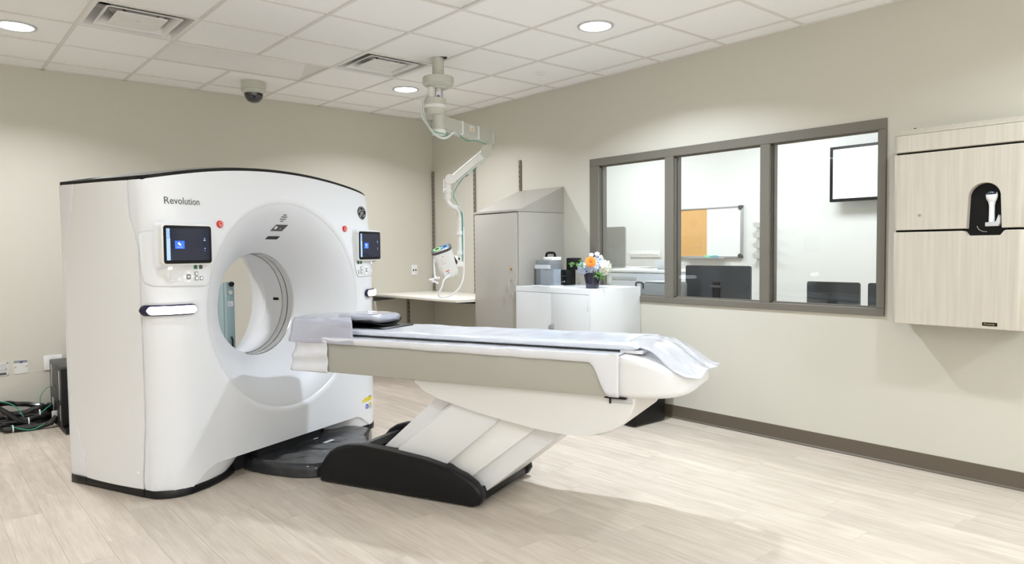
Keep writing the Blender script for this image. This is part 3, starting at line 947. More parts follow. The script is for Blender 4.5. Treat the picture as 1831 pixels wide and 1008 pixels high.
    gobj('emergency_mark', MB().lathe([(.0115, -.0125), (.0145, -.0125), (.0145, -.0115), (.0115, -.0115), (.0115, -.0125)], 24, (ux1, yy1, zz1), 'y').box(ux1 - .002, yy1 - .0125, zz1 - .009, ux1 + .002, yy1 - .012, zz1 + .0).box(ux1 - .006, yy1 - .0125, zz1 - .003, ux1 + .006, yy1 - .012, zz1 - .0005), PINK, gantry)
    # light bar wrapping the corner
    def bar_path(x0, x1_, off, n=44):
        out = []
        # walk by arc: x from inner, then along y after the corner
        pts = []
        for k in range(61):
            t = k / 60; x = .70 + (hw(1.07) - .70) * (1 - (1 - t) ** 2.2); pts.append(Vector((x, frontY(x, 1.07), 0)))
        pts += [Vector((hw(1.07), y, 0)) for y in (.175, .185, .195)]
        # cumulative length
        res = []; acc = [0]
        for a, b_ in zip(pts, pts[1:]): acc.append(acc[-1] + (b_ - a).length)
        for k in range(n + 1):
            s = x0 + (x1_ - x0) * (.5 - .5 * math.cos(PI * k / n))
            for i in range(len(acc) - 1):
                if acc[i + 1] >= s or i == len(acc) - 2:
                    q = (s - acc[i]) / max(1e-6, acc[i + 1] - acc[i]); p = pts[i] + (pts[i + 1] - pts[i]) * q
                    d = (pts[min(i + 2, len(pts) - 1)] - pts[max(0, i - 1)]).normalized(); nn = Vector((d.y, -d.x, 0)); break
            res.append((p, nn))
        return res
    def bar(s0, s1, h, off, dep, m, name, par_):
        L = []; R = bar_path(s0, s1, off)
        ln = s1 - s0
        for k, (p, nn) in enumerate(R):
            t = .5 - .5 * math.cos(PI * k / (len(R) - 1)); e = min(t, 1 - t) * ln
            sc = math.sqrt(max(0.02, 1 - max(0, 1 - e / (h / 2)) ** 2)) if e < h / 2 else 1
            l = []
            for q in range(14):
                a = 2 * PI * q / 14
                zo = math.sin(a) * h / 2 * sc; no = math.cos(a)
                no = (abs(no) ** .6) * (1 if no > 0 else -1)
                pp = p + nn * (off + dep / 2 * no)
                l.append((sx * pp.x, pp.y, 1.068 + zo))
            L.append(l)
        return gobj(name, MB().loft(L), m, par_, ang=60)
    bb = bar(.070, .372, .062, .010, .030, NAVY, 'light_bar_backing', gantry)
    bar(.080, .318, .046, .026, .016, GLOWW, 'light_bar', gantry)
    # finger recess at the outer end
    if sx < 0:
        mb = MB(); 
        gobj('finger_recess', MB().lathe([(.001, -.004), (.028, -.002), (.034, .002)], 24, (-hw(1.06) - .001, .225, 1.062), 'x'), WHITE, gantry)

# small lamp bars' glow is the bars themselves; emblem, lettering, stickers
ZT = 1.664
def on_front(x, z, off=.0006):
    return Vector((x, frontY(x, z) - off, z))
tm = basis((-.908, 0, ZT), (1, 0, 0), (0, 0, 1))
mb = text_bm('Revolution', .057, Matrix.Scale(.84, 4, (1, 0, 0)), .0002)
for v in mb.bm.verts:
    x, z = -.908 + v.co.x, ZT + v.co.y
    v.co = Vector((x, frontY(x, z) - .0012 - v.co.z, z))
gobj('lettering', mb, TEXTG, gantry, smooth=False)
ex_, ez_ = .790, 1.681
ey_ = frontY(ex_, ez_)
emb = gobj('emblem', MB().lathe([(.001, -.006), (.048, -.006), (.052, -.003), (.052, .006), (.001, .006)], 40, (ex_, ey_, ez_), 'y'), BLACK, gantry)
gobj('emblem_ring', MB().lathe([(.0445, -.0075), (.0475, -.0075), (.0475, -.006), (.0445, -.006), (.0445, -.0075)], 40, (ex_, ey_, ez_), 'y'), SILVER, emb)
mb = MB()
for k in range(4):
    a0 = k * PI / 2 + .5
    pts = []
    for q in range(9):
        a = a0 + q * .13; r = .041 - .009 * math.sin(q / 8 * PI) 
        pts.append((ex_ + r * math.cos(a), ey_ - .0072, ez_ + r * math.sin(a)))
    mb.tube(pts, .0022, 6, taper=lambda t: .35 + math.sin(PI * t))
def script_stroke(pts, r=.0021):
    mb.tube([(ex_ + a, ey_ - .0072, ez_ + b_) for a, b_ in pts], r, 6, smooth=5)
script_stroke([(-.004, .022), (-.014, .026), (-.023, .016), (-.018, .005), (-.006, .006), (-.002, .014), (-.006, -.004), (-.014, -.020), (-.023, -.019), (-.022, -.008), (-.010, -.003), (.004, .001)])
script_stroke([(.022, .022), (.013, .027), (.006, .018), (.010, .006), (.020, .004), (.008, .001), (.003, -.012), (.010, -.024), (.021, -.021), (.024, -.011), (.017, -.008)])
gobj('emblem_script', mb, SILVER, emb)
# funnel marks: grille, port, slot
def on_fun(x, z, off=.001):
    r = math.hypot(x, z - ZC); a = math.atan2(z - ZC, x); s = (RF - r) / (RF - RB)
    fy = frontY(RF * math.cos(a), ZC + RF * math.sin(a)) + .003
    return Vector((x, fy * (1 - s) + funnel_y(r) - off, z))
def fplate(poly, m, name, off=.002):
    return gobj(name, MB().loft([[on_fun(a, c_, .0002) for a, c_ in poly], [on_fun(a, c_, off) for a, c_ in poly]]), m, gantry)
# positions set where the three marks sit above the bore
FX = .035
for (dx, dz_, wd) in ((.002, .021, .030), (.002, .007, .054), (-.002, -.007, .054), (-.002, -.021, .030)):
    x0_, z0_ = .022 + dx, 1.617 + dz_
    fplate([(x0_ - wd / 2, z0_ - .0028), (x0_ + wd / 2 - .003, z0_ - .0028), (x0_ + wd / 2, z0_ + .0028), (x0_ - wd / 2 + .003, z0_ + .0028)], DGREY, 'speaker_slit')
x0_, z0_ = .028, 1.552
fplate([(x0_ - .062, z0_ - .021), (x0_ + .040, z0_ - .021), (x0_ + .062, z0_ + .021), (x0_ - .040, z0_ + .021)], DGREY, 'camera_port', .003)
for dx in (-.030, .004):
    fplate([(x0_ + dx + .011 * math.cos(q * PI / 8), z0_ + .011 * math.sin(q * PI / 8)) for q in range(16)], WPAPER, 'port_lens', .005)
x0_, z0_ = .028, 1.486
fplate([(x0_ - .055, z0_ - .010), (x0_ + .045, z0_ - .010), (x0_ + .055, z0_ + .010), (x0_ - .045, z0_ + .010)], SLOT, 'laser_slot', .003)
# yellow warning stickers near the floor
def sticker(x0_, z0_, x1_, z1_, m, name='warning_sticker'):
    L = [[(x_, frontY(x_, z_) - o_, z_) for x_, z_ in ((x0_, z0_), (x1_, z0_), (x1_, z1_), (x0_, z1_))] for o_ in (.0, .0018)]
    return gobj(name, MB().loft(L), m, gantry, smooth=False)
sticker(.744, .232, .795, .262, YELLOW); sticker(.800, .232, .850, .262, YELLOW); sticker(.800, .262, .850, .267, DGREY)
L = [[(x_, frontY(x_, z_) - o_, z_) for x_, z_ in ((.712, .232), (.740, .232), (.727, .258))] for o_ in (.0, .0018)]
gobj('warning_sticker', MB().loft(L), YELLOW, gantry, smooth=False)
sticker(.806, .200, .852, .214, YELLOW); sticker(.806, .168, .852, .198, LGREY)
gobj('notice_sticker', MB().lathe([(.010, -.002), (.018, -.002), (.018, .003), (.010, .003), (.010, -.002)], 20, (.775, frontY(.775, .19), .192), 'y'), BLUEP, gantry)

# ------------------------------------------------------------------ patient table (same local frame)
table = thing('patient_table', 'long white motorised patient table on a slanted lift and black base', 'scanner table', GM @ Vector((0, -1.05, 0)), TH)
FAIR = [(-.500, .004), (-.500, .068), (-.515, .115), (-.541, .155), (-.58, .196), (-.63, .226), (-.705, .249), (-.83, .258), (-1.029, .250), (-1.257, .230), (-1.402, .203), (-1.509, .172), (-1.575, .134), (-1.612, .092), (-1.620, .055), (-1.600, .020), (-1.56, .004)]
gobj('base_fairing', MB().prism(FAIR, -.335, -.262, 'x', .022, 4), BLACK, table, ang=40)
gobj('base_fairing', MB().prism(FAIR, .262, .335, 'x', .022, 4), BLACK, table, ang=40)
gobj('base_plate', MB().box(-.262, -1.55, .004, .262, -.45, .045).prism([(-1.54, .02), (-1.60, .03), (-1.606, .06), (-1.59, .10), (-1.52, .085)], -.262, .262, 'x', .004), BLACK, table)
gobj('base_nose', MB().prism([(-.46, .004), (-.50, .085), (-.56, .155), (-.64, .195), (-.70, .205), (-.72, .17), (-.66, .14), (-.60, .10), (-.56, .004)], -.262, .262, 'x', .006), SKIRT, table)
# lift arms
A0 = [(-.74, .09), (-1.316, .588), (-2.095, .47), (-1.60, .070)]
gobj('lift_arm', MB().prism(A0, -.235, .235, 'x', .006), TABLEW, table)
gobj('lift_arm_cover', MB().prism([(-.965, .225), (-1.01, .245), (-1.462, .600), (-1.932, .470), (-1.525, .150), (-1.3, .14)], -.256, .256, 'x', .006), WHITE, table)
gobj('lift_arm_cover', MB().prism([(-.985, .20), (-1.475, .590), (-1.70, .540), (-1.695, .475), (-1.675, .455), (-1.610, .405), (-1.590, .385), (-1.33, .165), (-1.2, .15)], -.284, .284, 'x', .006), TABLEW, table)
gobj('arm_bracket', MB().box(-.262, -1.93, .455, -.25, -1.90, .475, .003), MGREY, table)
# carriage belly
CAR = [(-1.165, .672), (-1.185, .650), (-1.20, .630), (-1.225, .608), (-1.26, .591), (-1.33, .574), (-1.577, .519), (-1.75, .491), (-1.908, .468), (-2.02, .457), (-2.12, .452), (-2.215, .458), (-2.29, .472), (-2.35, .497), (-2.40, .532), (-2.435, .580), (-2.455, .63), (-2.46, .672)]
gobj('carriage', MB().prism(CAR, -.305, .305, 'x', .03, 4), OFFWHITE, table, ang=40)
gobj('carriage_latch', MB().box(-.312, -2.338, .634, -.300, -2.330, .660, .001), BLACK, table)
gobj('grip_slot', MB().box(-.312, -2.34, .638, -.300, -2.45, .660, .006), LGREY, table)
# main body: nose, beam, foot cap
def sect(y, w_, z0, z1, rb=.02, rt_=.03, n=4):
    pts = []
    for (cx_, cz_, r, a0) in ((w_ - rt_, z1 - rt_, rt_, 0), (-w_ + rt_, z1 - rt_, rt_, 90), (-w_ + rb, z0 + rb, rb, 180), (w_ - rb, z0 + rb, rb, 270)):
        for k in range(n + 1):
            a = math.radians(a0 + 90 * k / n); pts.append((cx_ + r * math.cos(a), y, cz_ + r * math.sin(a)))
    return pts
L = []
for (y, w_, z0, z1) in ((-.335, .285, .800, .845), (-.340, .305, .775, .862), (-.352, .318, .745, .870), (-.375, .325, .715, .872), (-.41, .328, .686, .872), (-.45, .330, .670, .872), (-.6, .330, .668, .872), (-2.36, .330, .668, .872)):
    L.append(sect(y, w_, z0, z1, min(.02, (z1 - z0) / 3), min(.028, (z1 - z0) / 3)))
gobj('table_body', MB().loft(L), TABLEW, table, ang=40)
L = []
for (y, w_, z0, z1) in ((-2.364, .331, .667, .872), (-2.42, .331, .666, .868), (-2.48, .329, .668, .858), (-2.54, .322, .671, .843), (-2.59, .310, .674, .826), (-2.635, .290, .679, .808), (-2.67, .262, .686, .792), (-2.695, .225, .694, .778), (-2.712, .175, .703, .766), (-2.720, .11, .715, .755)):
    L.append((y, w_, z0, z1))
FC = catmull([Vector(q) for q in L], 4); L = []
for (y, w_, z0, z1) in FC:
    L.append(sect(y, w_, z0, z1, min(.03, (z1 - z0) / 3), min(.03, (z1 - z0) / 3)))
gobj('foot_cap', MB().loft(L), TABLEW, table, ang=40)
gobj('side_panel', MB().prism([(-.592, .672), (-.592, .848), (-2.22, .838), (-2.29, .825), (-2.318, .79), (-2.325, .74), (-2.338, .672)], -.3365, -.329, 'x', .003), TGREY, table)
gobj('side_panel', MB().prism([(-.592, .672), (-.592, .848), (-2.22, .838), (-2.29, .825), (-2.318, .79), (-2.325, .74), (-2.338, .672)], .329, .3365, 'x', .003), TGREY, table)
gobj('foot_seam', MB().box(-.3315, -2.6, .688, -.3085, -2.604, .80) if False else MB().box(-.332, -2.3635, .672, .332, -2.3605, .866), MGREY, table)
gobj('panel_foot', MB().box(-.333, -2.42, .664, -.25, -2.31, .667), BLACK, table)
# cradle
L = []
def crad(y):
    return [(-.215, y, .876), (.215, y, .876), (.218, y, .880), (.16, y, .8795), (.0, y, .879), (-.16, y, .8795), (-.218, y, .880)]
gobj('cradle', MB().loft([crad(-.25), crad(-2.42)]), MGREY, table, ang=50)
gobj('cradle_rail', MB().box(-.245, -2.36, .8715, .245, -.35, .8765, .002), LGREY, table)
gobj('cradle_latch', MB().box(-.235, -2.475, .872, -.14, -2.36, .888, .003), FILMW, table)

# mattress pad in glossy film
def blob(y0, y1, w0, w1, z0, z1, nx=22, ny=70, amp=.004, seed=0, rr=.016):
    def fn(u, v):
        a = 2 * PI * u; y = y0 + (y1 - y0) * v
        wd = w0 + (w1 - w0) * v
        e = min(v, 1 - v) * abs(y1 - y0); sh = min(1, math.sqrt(max(0, 1 - (1 - min(1, e / .03)) ** 2))) if e < .03 else 1
        sh = max(sh, .05)
        ca, sa = math.cos(a), math.sin(a)
        x = wd * (abs(ca) ** .25) * (1 if ca > 0 else -1); z = (z1 - z0) / 2 * (abs(sa) ** .55) * (1 if sa > 0 else -1) * sh
        n_ = noise.noise(Vector((x * 9 + seed, y * 7, sa * 2))) * amp
        if sa < -.2: n_ = 0
        return (x + n_ * .8, y, (z0 + z1) / 2 + z + n_)
    m = MB().grid(fn, nx * 2, ny, closed_u=True); bmesh.ops.holes_fill(m.bm, edges=[e for e in m.bm.edges if e.is_boundary]); return m
pad = gobj('mattress_pad', blob(-.50, -2.455, .232, .238, .881, .921, seed=1, amp=.005), MATT, None, ang=60)
tag(pad, 'long pale blue mattress pad in shiny clear film on the patient table', 'mattress')
# headrest
head = thing('head_holder', 'black curved head holder on the head end of the patient table', 'headrest', GM @ Vector((0, -.6, .922)), TH)
gobj('tray', MB().prism(rrect(-.165, -.885, .15, -.45, .03), .9195, .926, 'z', .002), BLACK, head)
def cupf(u, v):
    a = -1.2 + 2.4 * u; y = -.44 - (.32 + .035 * math.cos(a)) * v
    return (.160 * math.sin(a) / math.sin(1.2), y, .931 + .034 * (1 - math.cos(a)) / (1 - math.cos(1.2)))
gobj('cup', MB().grid(cupf, 22, 4), BLACK, head, solid=.009, ang=60)
gobj('cup_foot', MB().prism([(-.10, .9265), (.10, .9265), (.05, .934), (-.05, .934)], -.72, -.50, 'y', .001), BLACK, head)
def pil(u, v):
    a = 2 * PI * u; y = -.47 - .335 * v
    e = math.sin(PI * v) ** .16 if 0 < v < 1 else .02
    ca, sa = math.cos(a), math.sin(a)
    x = .162 * (abs(ca) ** .6) * (1 if ca > 0 else -1) * e
    zc = .968 + .012 * (x / .155) ** 2
    z = ((.038 - .012 * (x / .16) ** 2) if sa > 0 else .030) * (abs(sa) ** .7) * (1 if sa > 0 else -1) * e
    return (x, y, zc + z + .004 * noise.noise(Vector((x * 14, y * 14, 2))))
m_ = MB().grid(pil, 36, 26, closed_u=True); bmesh.ops.holes_fill(m_.bm, edges=[e for e in m_.bm.edges if e.is_boundary])
pl_ = gobj('head_pillow', m_, PILLOW, None, ang=60)
tag(pl_, 'silver grey pillow in clear film lying in the black head holder', 'pillow')

# films: head end sheet, nose wrap, side strip, foot end bag
def wr(x, y, z, amp, s=9, seed=0):
    return amp * noise.noise(Vector((x * s + seed, y * s, z * s)))
headsec = [(.29, .884), (.275, .93), (.25, .962), (.18, .982), (.05, .988), (-.10, .990), (-.20, .988), (-.27, .980), (-.303, .958), (-.318, .92), (-.332, .888), (-.350, .866), (-.352, .845)]
hs = catmull([Vector((a, c_, 0)) for a, c_ in headsec], 4)
def hsheet(u, v):
    p = hs[min(len(hs) - 1, int(round(u * (len(hs) - 1))))]
    ya = -.20 - .10 * max(0, -p.x - .1) / .25
    yb2 = (-.455 + .60 * min(0, p.x) * 1.0) if p.x < -.02 else -.455
    if p.x < -.17: yb2 = -.63 + (.17 + p.x) * .9
    t_ = sst(-.17, -.02, p.x); yb2 = (-.63 + (.17 + min(p.x, 0)) * .9) * (1 - t_) + (-.50) * t_
    y = ya + (yb2 - ya) * v
    zz = p.y + wr(p.x, y, p.y, .006, 7) - .010 * (1 - v) * (1 if p.x > -.25 else 0)
    return (p.x + wr(p.x, y, 1, .006, 6, 4), y, zz)
f1 = gobj('head_end_film', MB().grid(hsheet, len(hs) - 1, 26), FILM, None, ang=80, solid=.0015)
tag(f1, 'translucent lavender plastic sheet draped over the head end of the table', 'plastic sheet')
def nose(u, v):
    # u down the side, v along y toward the foot
    y = -.318 - .275 * v
    z = .864 - .196 * u
    x = -.345 + wr(0, y * 1.5, z, .007, 9, 2) + .0045 * math.sin(z * 75 + 6 * y)
    if v < .25:
        t = (.25 - v) / .25; x += .03 * t * t; y += .085 * u * u
    y += -.10 * max(0, u - .55) * (1 - v)
    return (x, y, z + wr(1, y, z, .003, 10, 8))
f2 = gobj('nose_film', MB().grid(nose, 22, 22), FILMW, None, ang=80, solid=.001)
tag(f2, 'crumpled white plastic film wrapped round the gantry end of the table body', 'plastic film')
def sidef(u, v):
    y = -.55 - 1.84 * v
    drop = .845 - .012 * v
    if v > .86: drop -= (.86 - .70) * sst(.915, .972, v)
    if u < .5:
        t = u / .5; z = drop + (.879 - drop) * t; x = -.3435 + wr(0, y, z, .005, 8, 3)
        x += -.006 * math.sin(PI * t)
    else:
        t = (u - .5) / .5; z = .879 + .004 * math.sin(PI * t / 2) - .0055 * t; x = -.3435 + .115 * t
    return (x, y, z + wr(x, y, z, .002, 9))
f3 = gobj('side_film', MB().grid(sidef, 16, 110), FILMW, None, ang=80, solid=.0008)
tag(f3, 'white translucent plastic film along the near top edge of the table', 'plastic film')
def foot(u, v):
    s = v
    y = -2.38 - .375 * s
    hwid = .215 + .09 * sst(.15, .8, s) - .05 * sst(.8, 1, s)
    x = (-1 + 2 * u) * hwid + .02 * s
    zt_ = .9265 - .006 * s - .108 * sst(.30, 1.0, s) - .03 * s * s
    fall = abs(-1 + 2 * u) ** 3 * (.012 + .036 * s) * (1.2 if u < .5 else .7)
    z = zt_ - fall + wr(x, y, 0, .018 * s + .002, 8, 5) + .012 * math.sin(9 * u + 5 * s) * s * (1 - abs(2 * u - 1))
    if s > .9: y -= .02 * noise.noise(Vector((u * 7, 3, 1)))
    # keep above the cap
    cap = .872 - .10 * sst(.22, 1.0, s)
    return (x, y, max(z, cap + .002 if abs(x) < .3 else z))
f4 = gobj('foot_end_bag', MB().grid(foot, 34, 34), BAGF, None, ang=80, solid=.0012)
tag(f4, 'clear crinkled plastic bag hanging over the foot end of the table', 'plastic bag')

# floor tray between gantry and base under film
TRAY = [(-.33, .13), (-.355, .02), (-.36, -.15), (-.34, -.30), (-.30, -.40), (-.24, -.455), (.24, -.455), (.34, -.35), (.44, -.25), (.60, -.16), (.62, -.02), (.52, .10), (.40, .28), (.3, .34), (-.27, .34)]
tray = gobj('floor_tray', MB().prism(TRAY, .003, .075, 'z', .018, 3), BLACK, table, ang=40)
def trayf(u, v):
    ang_ = 2 * PI * u
    # radial film over the tray top
    cx_, cy_ = .06, -.05
    best = 9
    d = Vector((math.cos(ang_), math.sin(ang_)))
    n = len(TRAY)
    for i in range(n):
        a = Vector(TRAY[i]) - Vector((cx_, cy_)); b_ = Vector(TRAY[(i + 1) % n]) - Vector((cx_, cy_)); e = b_ - a
        den = d.x * e.y - d.y * e.x
        if abs(den) < 1e-9: continue
        t = (a.x * e.y - a.y * e.x) / den; s = (a.x * d.y - a.y * d.x) / den
        if t > 0 and -1e-6 <= s <= 1 + 1e-6: best = min(best, t)
    r = best * (min(1, v / .8) * .985 + (.03 if v > .8 else 0) + (.02 * (v - .8) / .2 if v > .8 else 0))
    z = .079 if v <= .8 else .079 - .070 * (v - .8) / .2
    x, y = cx_ + d.x * r, cy_ + d.y * r
    return (x, y, z + (wr(x, y, 0, .006, 9) + .003 if v < .95 else 0))
m_ = MB().grid(trayf, 90, 20, closed_u=True)
f5 = gobj('tray_film', m_, FILMD, tray, ang=80)
f5['label'] = 'crinkled clear film over the black floor tray'
for (x_, y_, a_, b_) in ((-.06, -.30, .03, .008), (.07, -.33, .035, .008), (.12, -.16, .09, .03), (.16, -.02, .04, .012)):
    gobj('film_label', MB().box(x_, y_, .0855, x_ + a_, y_ + b_, .0868), LGREY, tray)

# ------------------------------------------------------------------ ceiling-hung contrast injector
V = Vector((0.567, 0.823, 0)).normalized()     # away from the door side, the depth direction of the arm
LT = Vector((V.y, -V.x, 0))
BC = Vector((-1.496, -2.31, 0))
EB = Vector((-.698, -1.955, 0))
def IA(a, z, d=0): return EB + LT * a + V * d + Vector((0, 0, z))
inj = thing('contrast_injector', 'ceiling-hung grey white arm carrying a twin-head contrast injector', 'medical injector', (BC.x, BC.y, H - .03))
def lz(prof, c, n=28): return MB().lathe(prof, n, c)
obj('ceiling_column', lz([(.047, .16), (.047, -.165), (.001, -.165), (.001, .16)], (BC.x, BC.y, H)), INJ, inj)
obj('column_disc', lz([(.001, 2.768), (.118, 2.768), (.124, 2.762), (.124, 2.712), (.112, 2.700), (.070, 2.688), (.062, 2.676), (.001, 2.676)], (BC.x, BC.y, 0), 40), INJ, inj)
obj('column_tube', lz([(.036, 2.68), (.036, 2.56), (.001, 2.56), (.001, 2.68)], (BC.x, BC.y, 0)), STEEL, inj)
s_ = BC - LT * .055 - V * .02
obj('brake_cylinder', lz([(.001, 2.685), (.030, 2.685), (.032, 2.68), (.032, 2.57), (.001, 2.57)], (s_.x, s_.y, 0)), INJW, inj)
s_ = BC - LT * .028
obj('pivot_housing', lz([(.001, 2.60), (.082, 2.60), (.086, 2.595), (.086, 2.545), (.001, 2.545)], (s_.x, s_.y, 0), 36), INJ, inj)
obj('pivot_ring', lz([(.001, 2.546), (.089, 2.546), (.091, 2.535), (.085, 2.522), (.001, 2.522)], (s_.x, s_.y, 0), 36), INJW, inj)
obj('pivot_housing', lz([(.001, 2.523), (.084, 2.523), (.084, 2.50), (.070, 2.472), (.048, 2.465), (.001, 2.465)], (s_.x, s_.y, 0), 36), INJ, inj)
obj('arm_hub', lz([(.001, 2.472), (.049, 2.472), (.049, 2.35), (.001, 2.35)], (BC.x, BC.y, 0)), INJ, inj)
obj('hub_cap', lz([(.001, 2.352), (.056, 2.352), (.056, 2.325), (.050, 2.312), (.001, 2.308)], (BC.x, BC.y, 0)), INJW, inj)
dA = (EB - BC).normalized()
arm = obj('upper_arm', MB().obox(BC + Vector((0, 0, 2.415)) + dA * .02, EB + Vector((0, 0, 2.415)) + dA * .045, .085, .105, .012), INJ, inj)
for t in (.36, .68):
    p = BC.lerp(EB, t) + Vector((0, 0, 2.415))
    obj('cable_strap', MB().obox(p - dA * .012, p + dA * .012, .089, .111, .002), STRAP, arm)
# warning label on the arm
sdn = Vector((dA.y, -dA.x, 0))
if (CAM - BC).dot(sdn) < 0: sdn = -sdn
p = BC.lerp(EB, .54) + Vector((0, 0, 2.43)) + sdn * .0428
Bl = basis(p, dA if sdn.cross(Vector((0, 0, 1))).dot(dA) < 0 else -dA, (0, 0, 1))
mb = MB().box(-.038, -.022, 0, .038, .022, .001); mb.xf(basis(p, -sdn.cross(Vector((0, 0, 1))), (0, 0, 1))); obj('warning_label', mb, WPAPER, arm)
mb = MB(); mb.loft([[Vector((a, b_, z_)) for a, b_ in ((-.017, -.015), (.017, -.015), (0, .016))] for z_ in (.0012, .002)]); mb.xf(basis(p, -sdn.cross(Vector((0, 0, 1))), (0, 0, 1))); obj('warning_mark', mb, mat('amber_print', (.75, .42, .02), .5), arm)
# info label on column
# elbow
obj('elbow_post', lz([(.001, 2.47), (.046, 2.47), (.048, 2.46), (.048, 2.36), (.036, 2.355), (.036, 2.30), (.001, 2.295)], (EB.x, EB.y, 0)), INJ, inj)
k0, k1 = IA(-.015, 2.30), IA(-.352, 2.02)
obj('elbow_joint', MB().tube([IA(-.03, 2.285, -.05), IA(-.03, 2.285, .05)], .052, 24), INJ, inj)
low = obj('spring_arm', MB().obox(k0, k1, .062, .072, .014), INJW, inj)
for t in (.22,):
    p = k0.lerp(k1, t); d_ = (k1 - k0).normalized()
    obj('cable_strap', MB().obox(p - d_ * .012, p + d_ * .012, .067, .078, .002), STRAP, low)
obj('gas_strut', MB().tube([k0.lerp(k1, .62) + Vector((0, 0, -.055)), k0.lerp(k1, .86) + Vector((0, 0, -.05))], .012, 12), ALU, low)
obj('strut_end', MB().tube([k0.lerp(k1, .56) + Vector((0, 0, -.055)), k0.lerp(k1, .62) + Vector((0, 0, -.055))], .017, 12), BLACK, low)
obj('wrist_joint', MB().tube([IA(-.362, 2.035, -.045), IA(-.362, 2.035, .045)], .044, 24), INJW, inj)
q = IA(-.385, 0)
obj('wrist_post', lz([(.001, 2.04), (.036, 2.035), (.036, 1.945), (.040, 1.94), (.040, 1.915), (.034, 1.91), (.034, 1.86), (.028, 1.85), (.001, 1.85)], (q.x, q.y, 0)), INJW, inj)
post = obj('drop_post', MB().tube([IA(-.385, 1.88), IA(-.384, 1.845), IA(-.368, 1.815), IA(-.33, 1.785), IA(-.292, 1.765), IA(-.276, 1.73), IA(-.275, 1.68), IA(-.275, 1.255)], .024, 16, smooth=4), INJW, inj)
for z_ in (1.55, 1.372):
    q = IA(-.270, 0); obj('cable_clip', lz([(.001, .018), (.034, .018), (.034, -.018), (.001, -.018)], (q.x, q.y, z_), 20), STRAP, post)
# injector head: tilted twin unit
hA, hB = Vector((-.450, 0, 1.412)), Vector((-.362, 0, 1.150))
ax_ = (hA - hB).normalized()
hy = LT * ax_.z - Vector((0, 0, ax_.x))     # sideways
hx = (LT * ax_.x + Vector((0, 0, ax_.z)) - V * .30).normalized()     # head axis, leaning towards the room
hz = (V + Vector((0, 0, .30)) * 1.0).normalized()
def HP(s, t, d): # s sideways, t along the axis from bottom, d depth
    return IA(hB.x, hB.z, .02) + hx * t + hy * s + hz * d
Lh = (hA - hB).length
def hsec(t, w_, dp, off=0, n=28, p_=.55):
    l = []
    for k in range(n):
        a = 2 * PI * k / n; ca, sa = math.cos(a), math.sin(a)
        l.append(HP(off + w_ * abs(ca) ** p_ * (1 if ca > 0 else -1), t, dp * abs(sa) ** p_ * (1 if sa > 0 else -1)))
    return l
hd = obj('injector_head', MB().loft([hsec(.0, .065, .045), hsec(.012, .080, .060), (hsec(.06, .086, .068)), hsec(Lh - .03, .090, .074), hsec(Lh - .012, .090, .074)]), INJW, inj, ang=50)
obj('head_top', MB().loft([hsec(Lh - .014, .090, .076), hsec(Lh - .006, .094, .080), hsec(Lh + .008, .094, .080), hsec(Lh + .014, .086, .072)]), DGREY, hd, ang=50)
for s0, m1 in ((-.036, GREENC), (.038, BLUEC)):
    def disc(r0, r1, t0, t1):
        mb = MB(); L = []
        for r, t in ((r0, t0), (r1, t1)):
            L.append([HP(s0 + r * math.cos(2 * PI * k / 24), t, r * 1.25 * math.sin(2 * PI * k / 24)) for k in range(24)])
        return mb.loft(L)
    rg = obj('syringe_ring', disc(.037, .035, Lh + .0142, Lh + .018), m1, hd)
    obj('syringe_port', disc(.020, .020, Lh + .0182, Lh + .0200), BLACK, rg)
obj('head_panel', MB().loft([[HP(a, b_, -.0735 - dd) for a, b_ in rrect(-.045, .02, .045, .10, .015)] for dd in (-.006, .002)]), WHITE, hd)
obj('head_label', MB().loft([[HP(a, b_, -.076 - dd) for a, b_ in ((-.02, .085), (.012, .085), (.012, .095), (-.02, .095))] for dd in (0, .001)]), mat('orange_red', (.7, .12, .02), .4), hd)
obj('head_label', MB().loft([[HP(a, b_, -.076 - dd) for a, b_ in ((-.012, .066), (.010, .066), (.010, .072), (-.012, .072))] for dd in (0, .001)]), MGREY, hd)
obj('head_mark', MB().loft([[HP(a, b_, -.0755 - dd) for a, b_ in ((-.035, .162), (.005, .162), (.005, .166), (-.035, .166))] for dd in (0, .001)]), LGREY, hd)
obj('head_mark', MB().loft([[HP(a, b_, -.0755 - dd) for a, b_ in ((-.030, .19), (-.018, .19), (-.024, .203))] for dd in (0, .001)]), LGREY, hd)
obj('head_screw', MB().loft([[HP(-.002 + .004 * math.cos(k), .23 + .004 * math.sin(k), -.077 - dd) for k in (0, 1, 2, 3, 4, 5)] for dd in (0, .002)]), DGREY, hd)
obj('swivel', MB().tube([HP(.082, .135, 0), IA(-.300, 1.312)], .032, 20), INJW, inj)
obj('swivel_ring', MB().tube([HP(.086, .135, 0), HP(.094, .1345, 0)], .036, 20), BLACK, inj)
obj('mount_block', MB().obox(IA(-.315, 1.345), IA(-.315, 1.265), .05, .035, .006, upv=LT), INJW, inj)
obj('mount_block', MB().obox(IA(-.335, 1.268), IA(-.250, 1.268), .05, .048, .006), INJW, inj)
obj('mount_screw', MB().tube([IA(-.292, 1.315, -.034), IA(-.292, 1.315, -.022)], .012, 12), BLACK, inj)
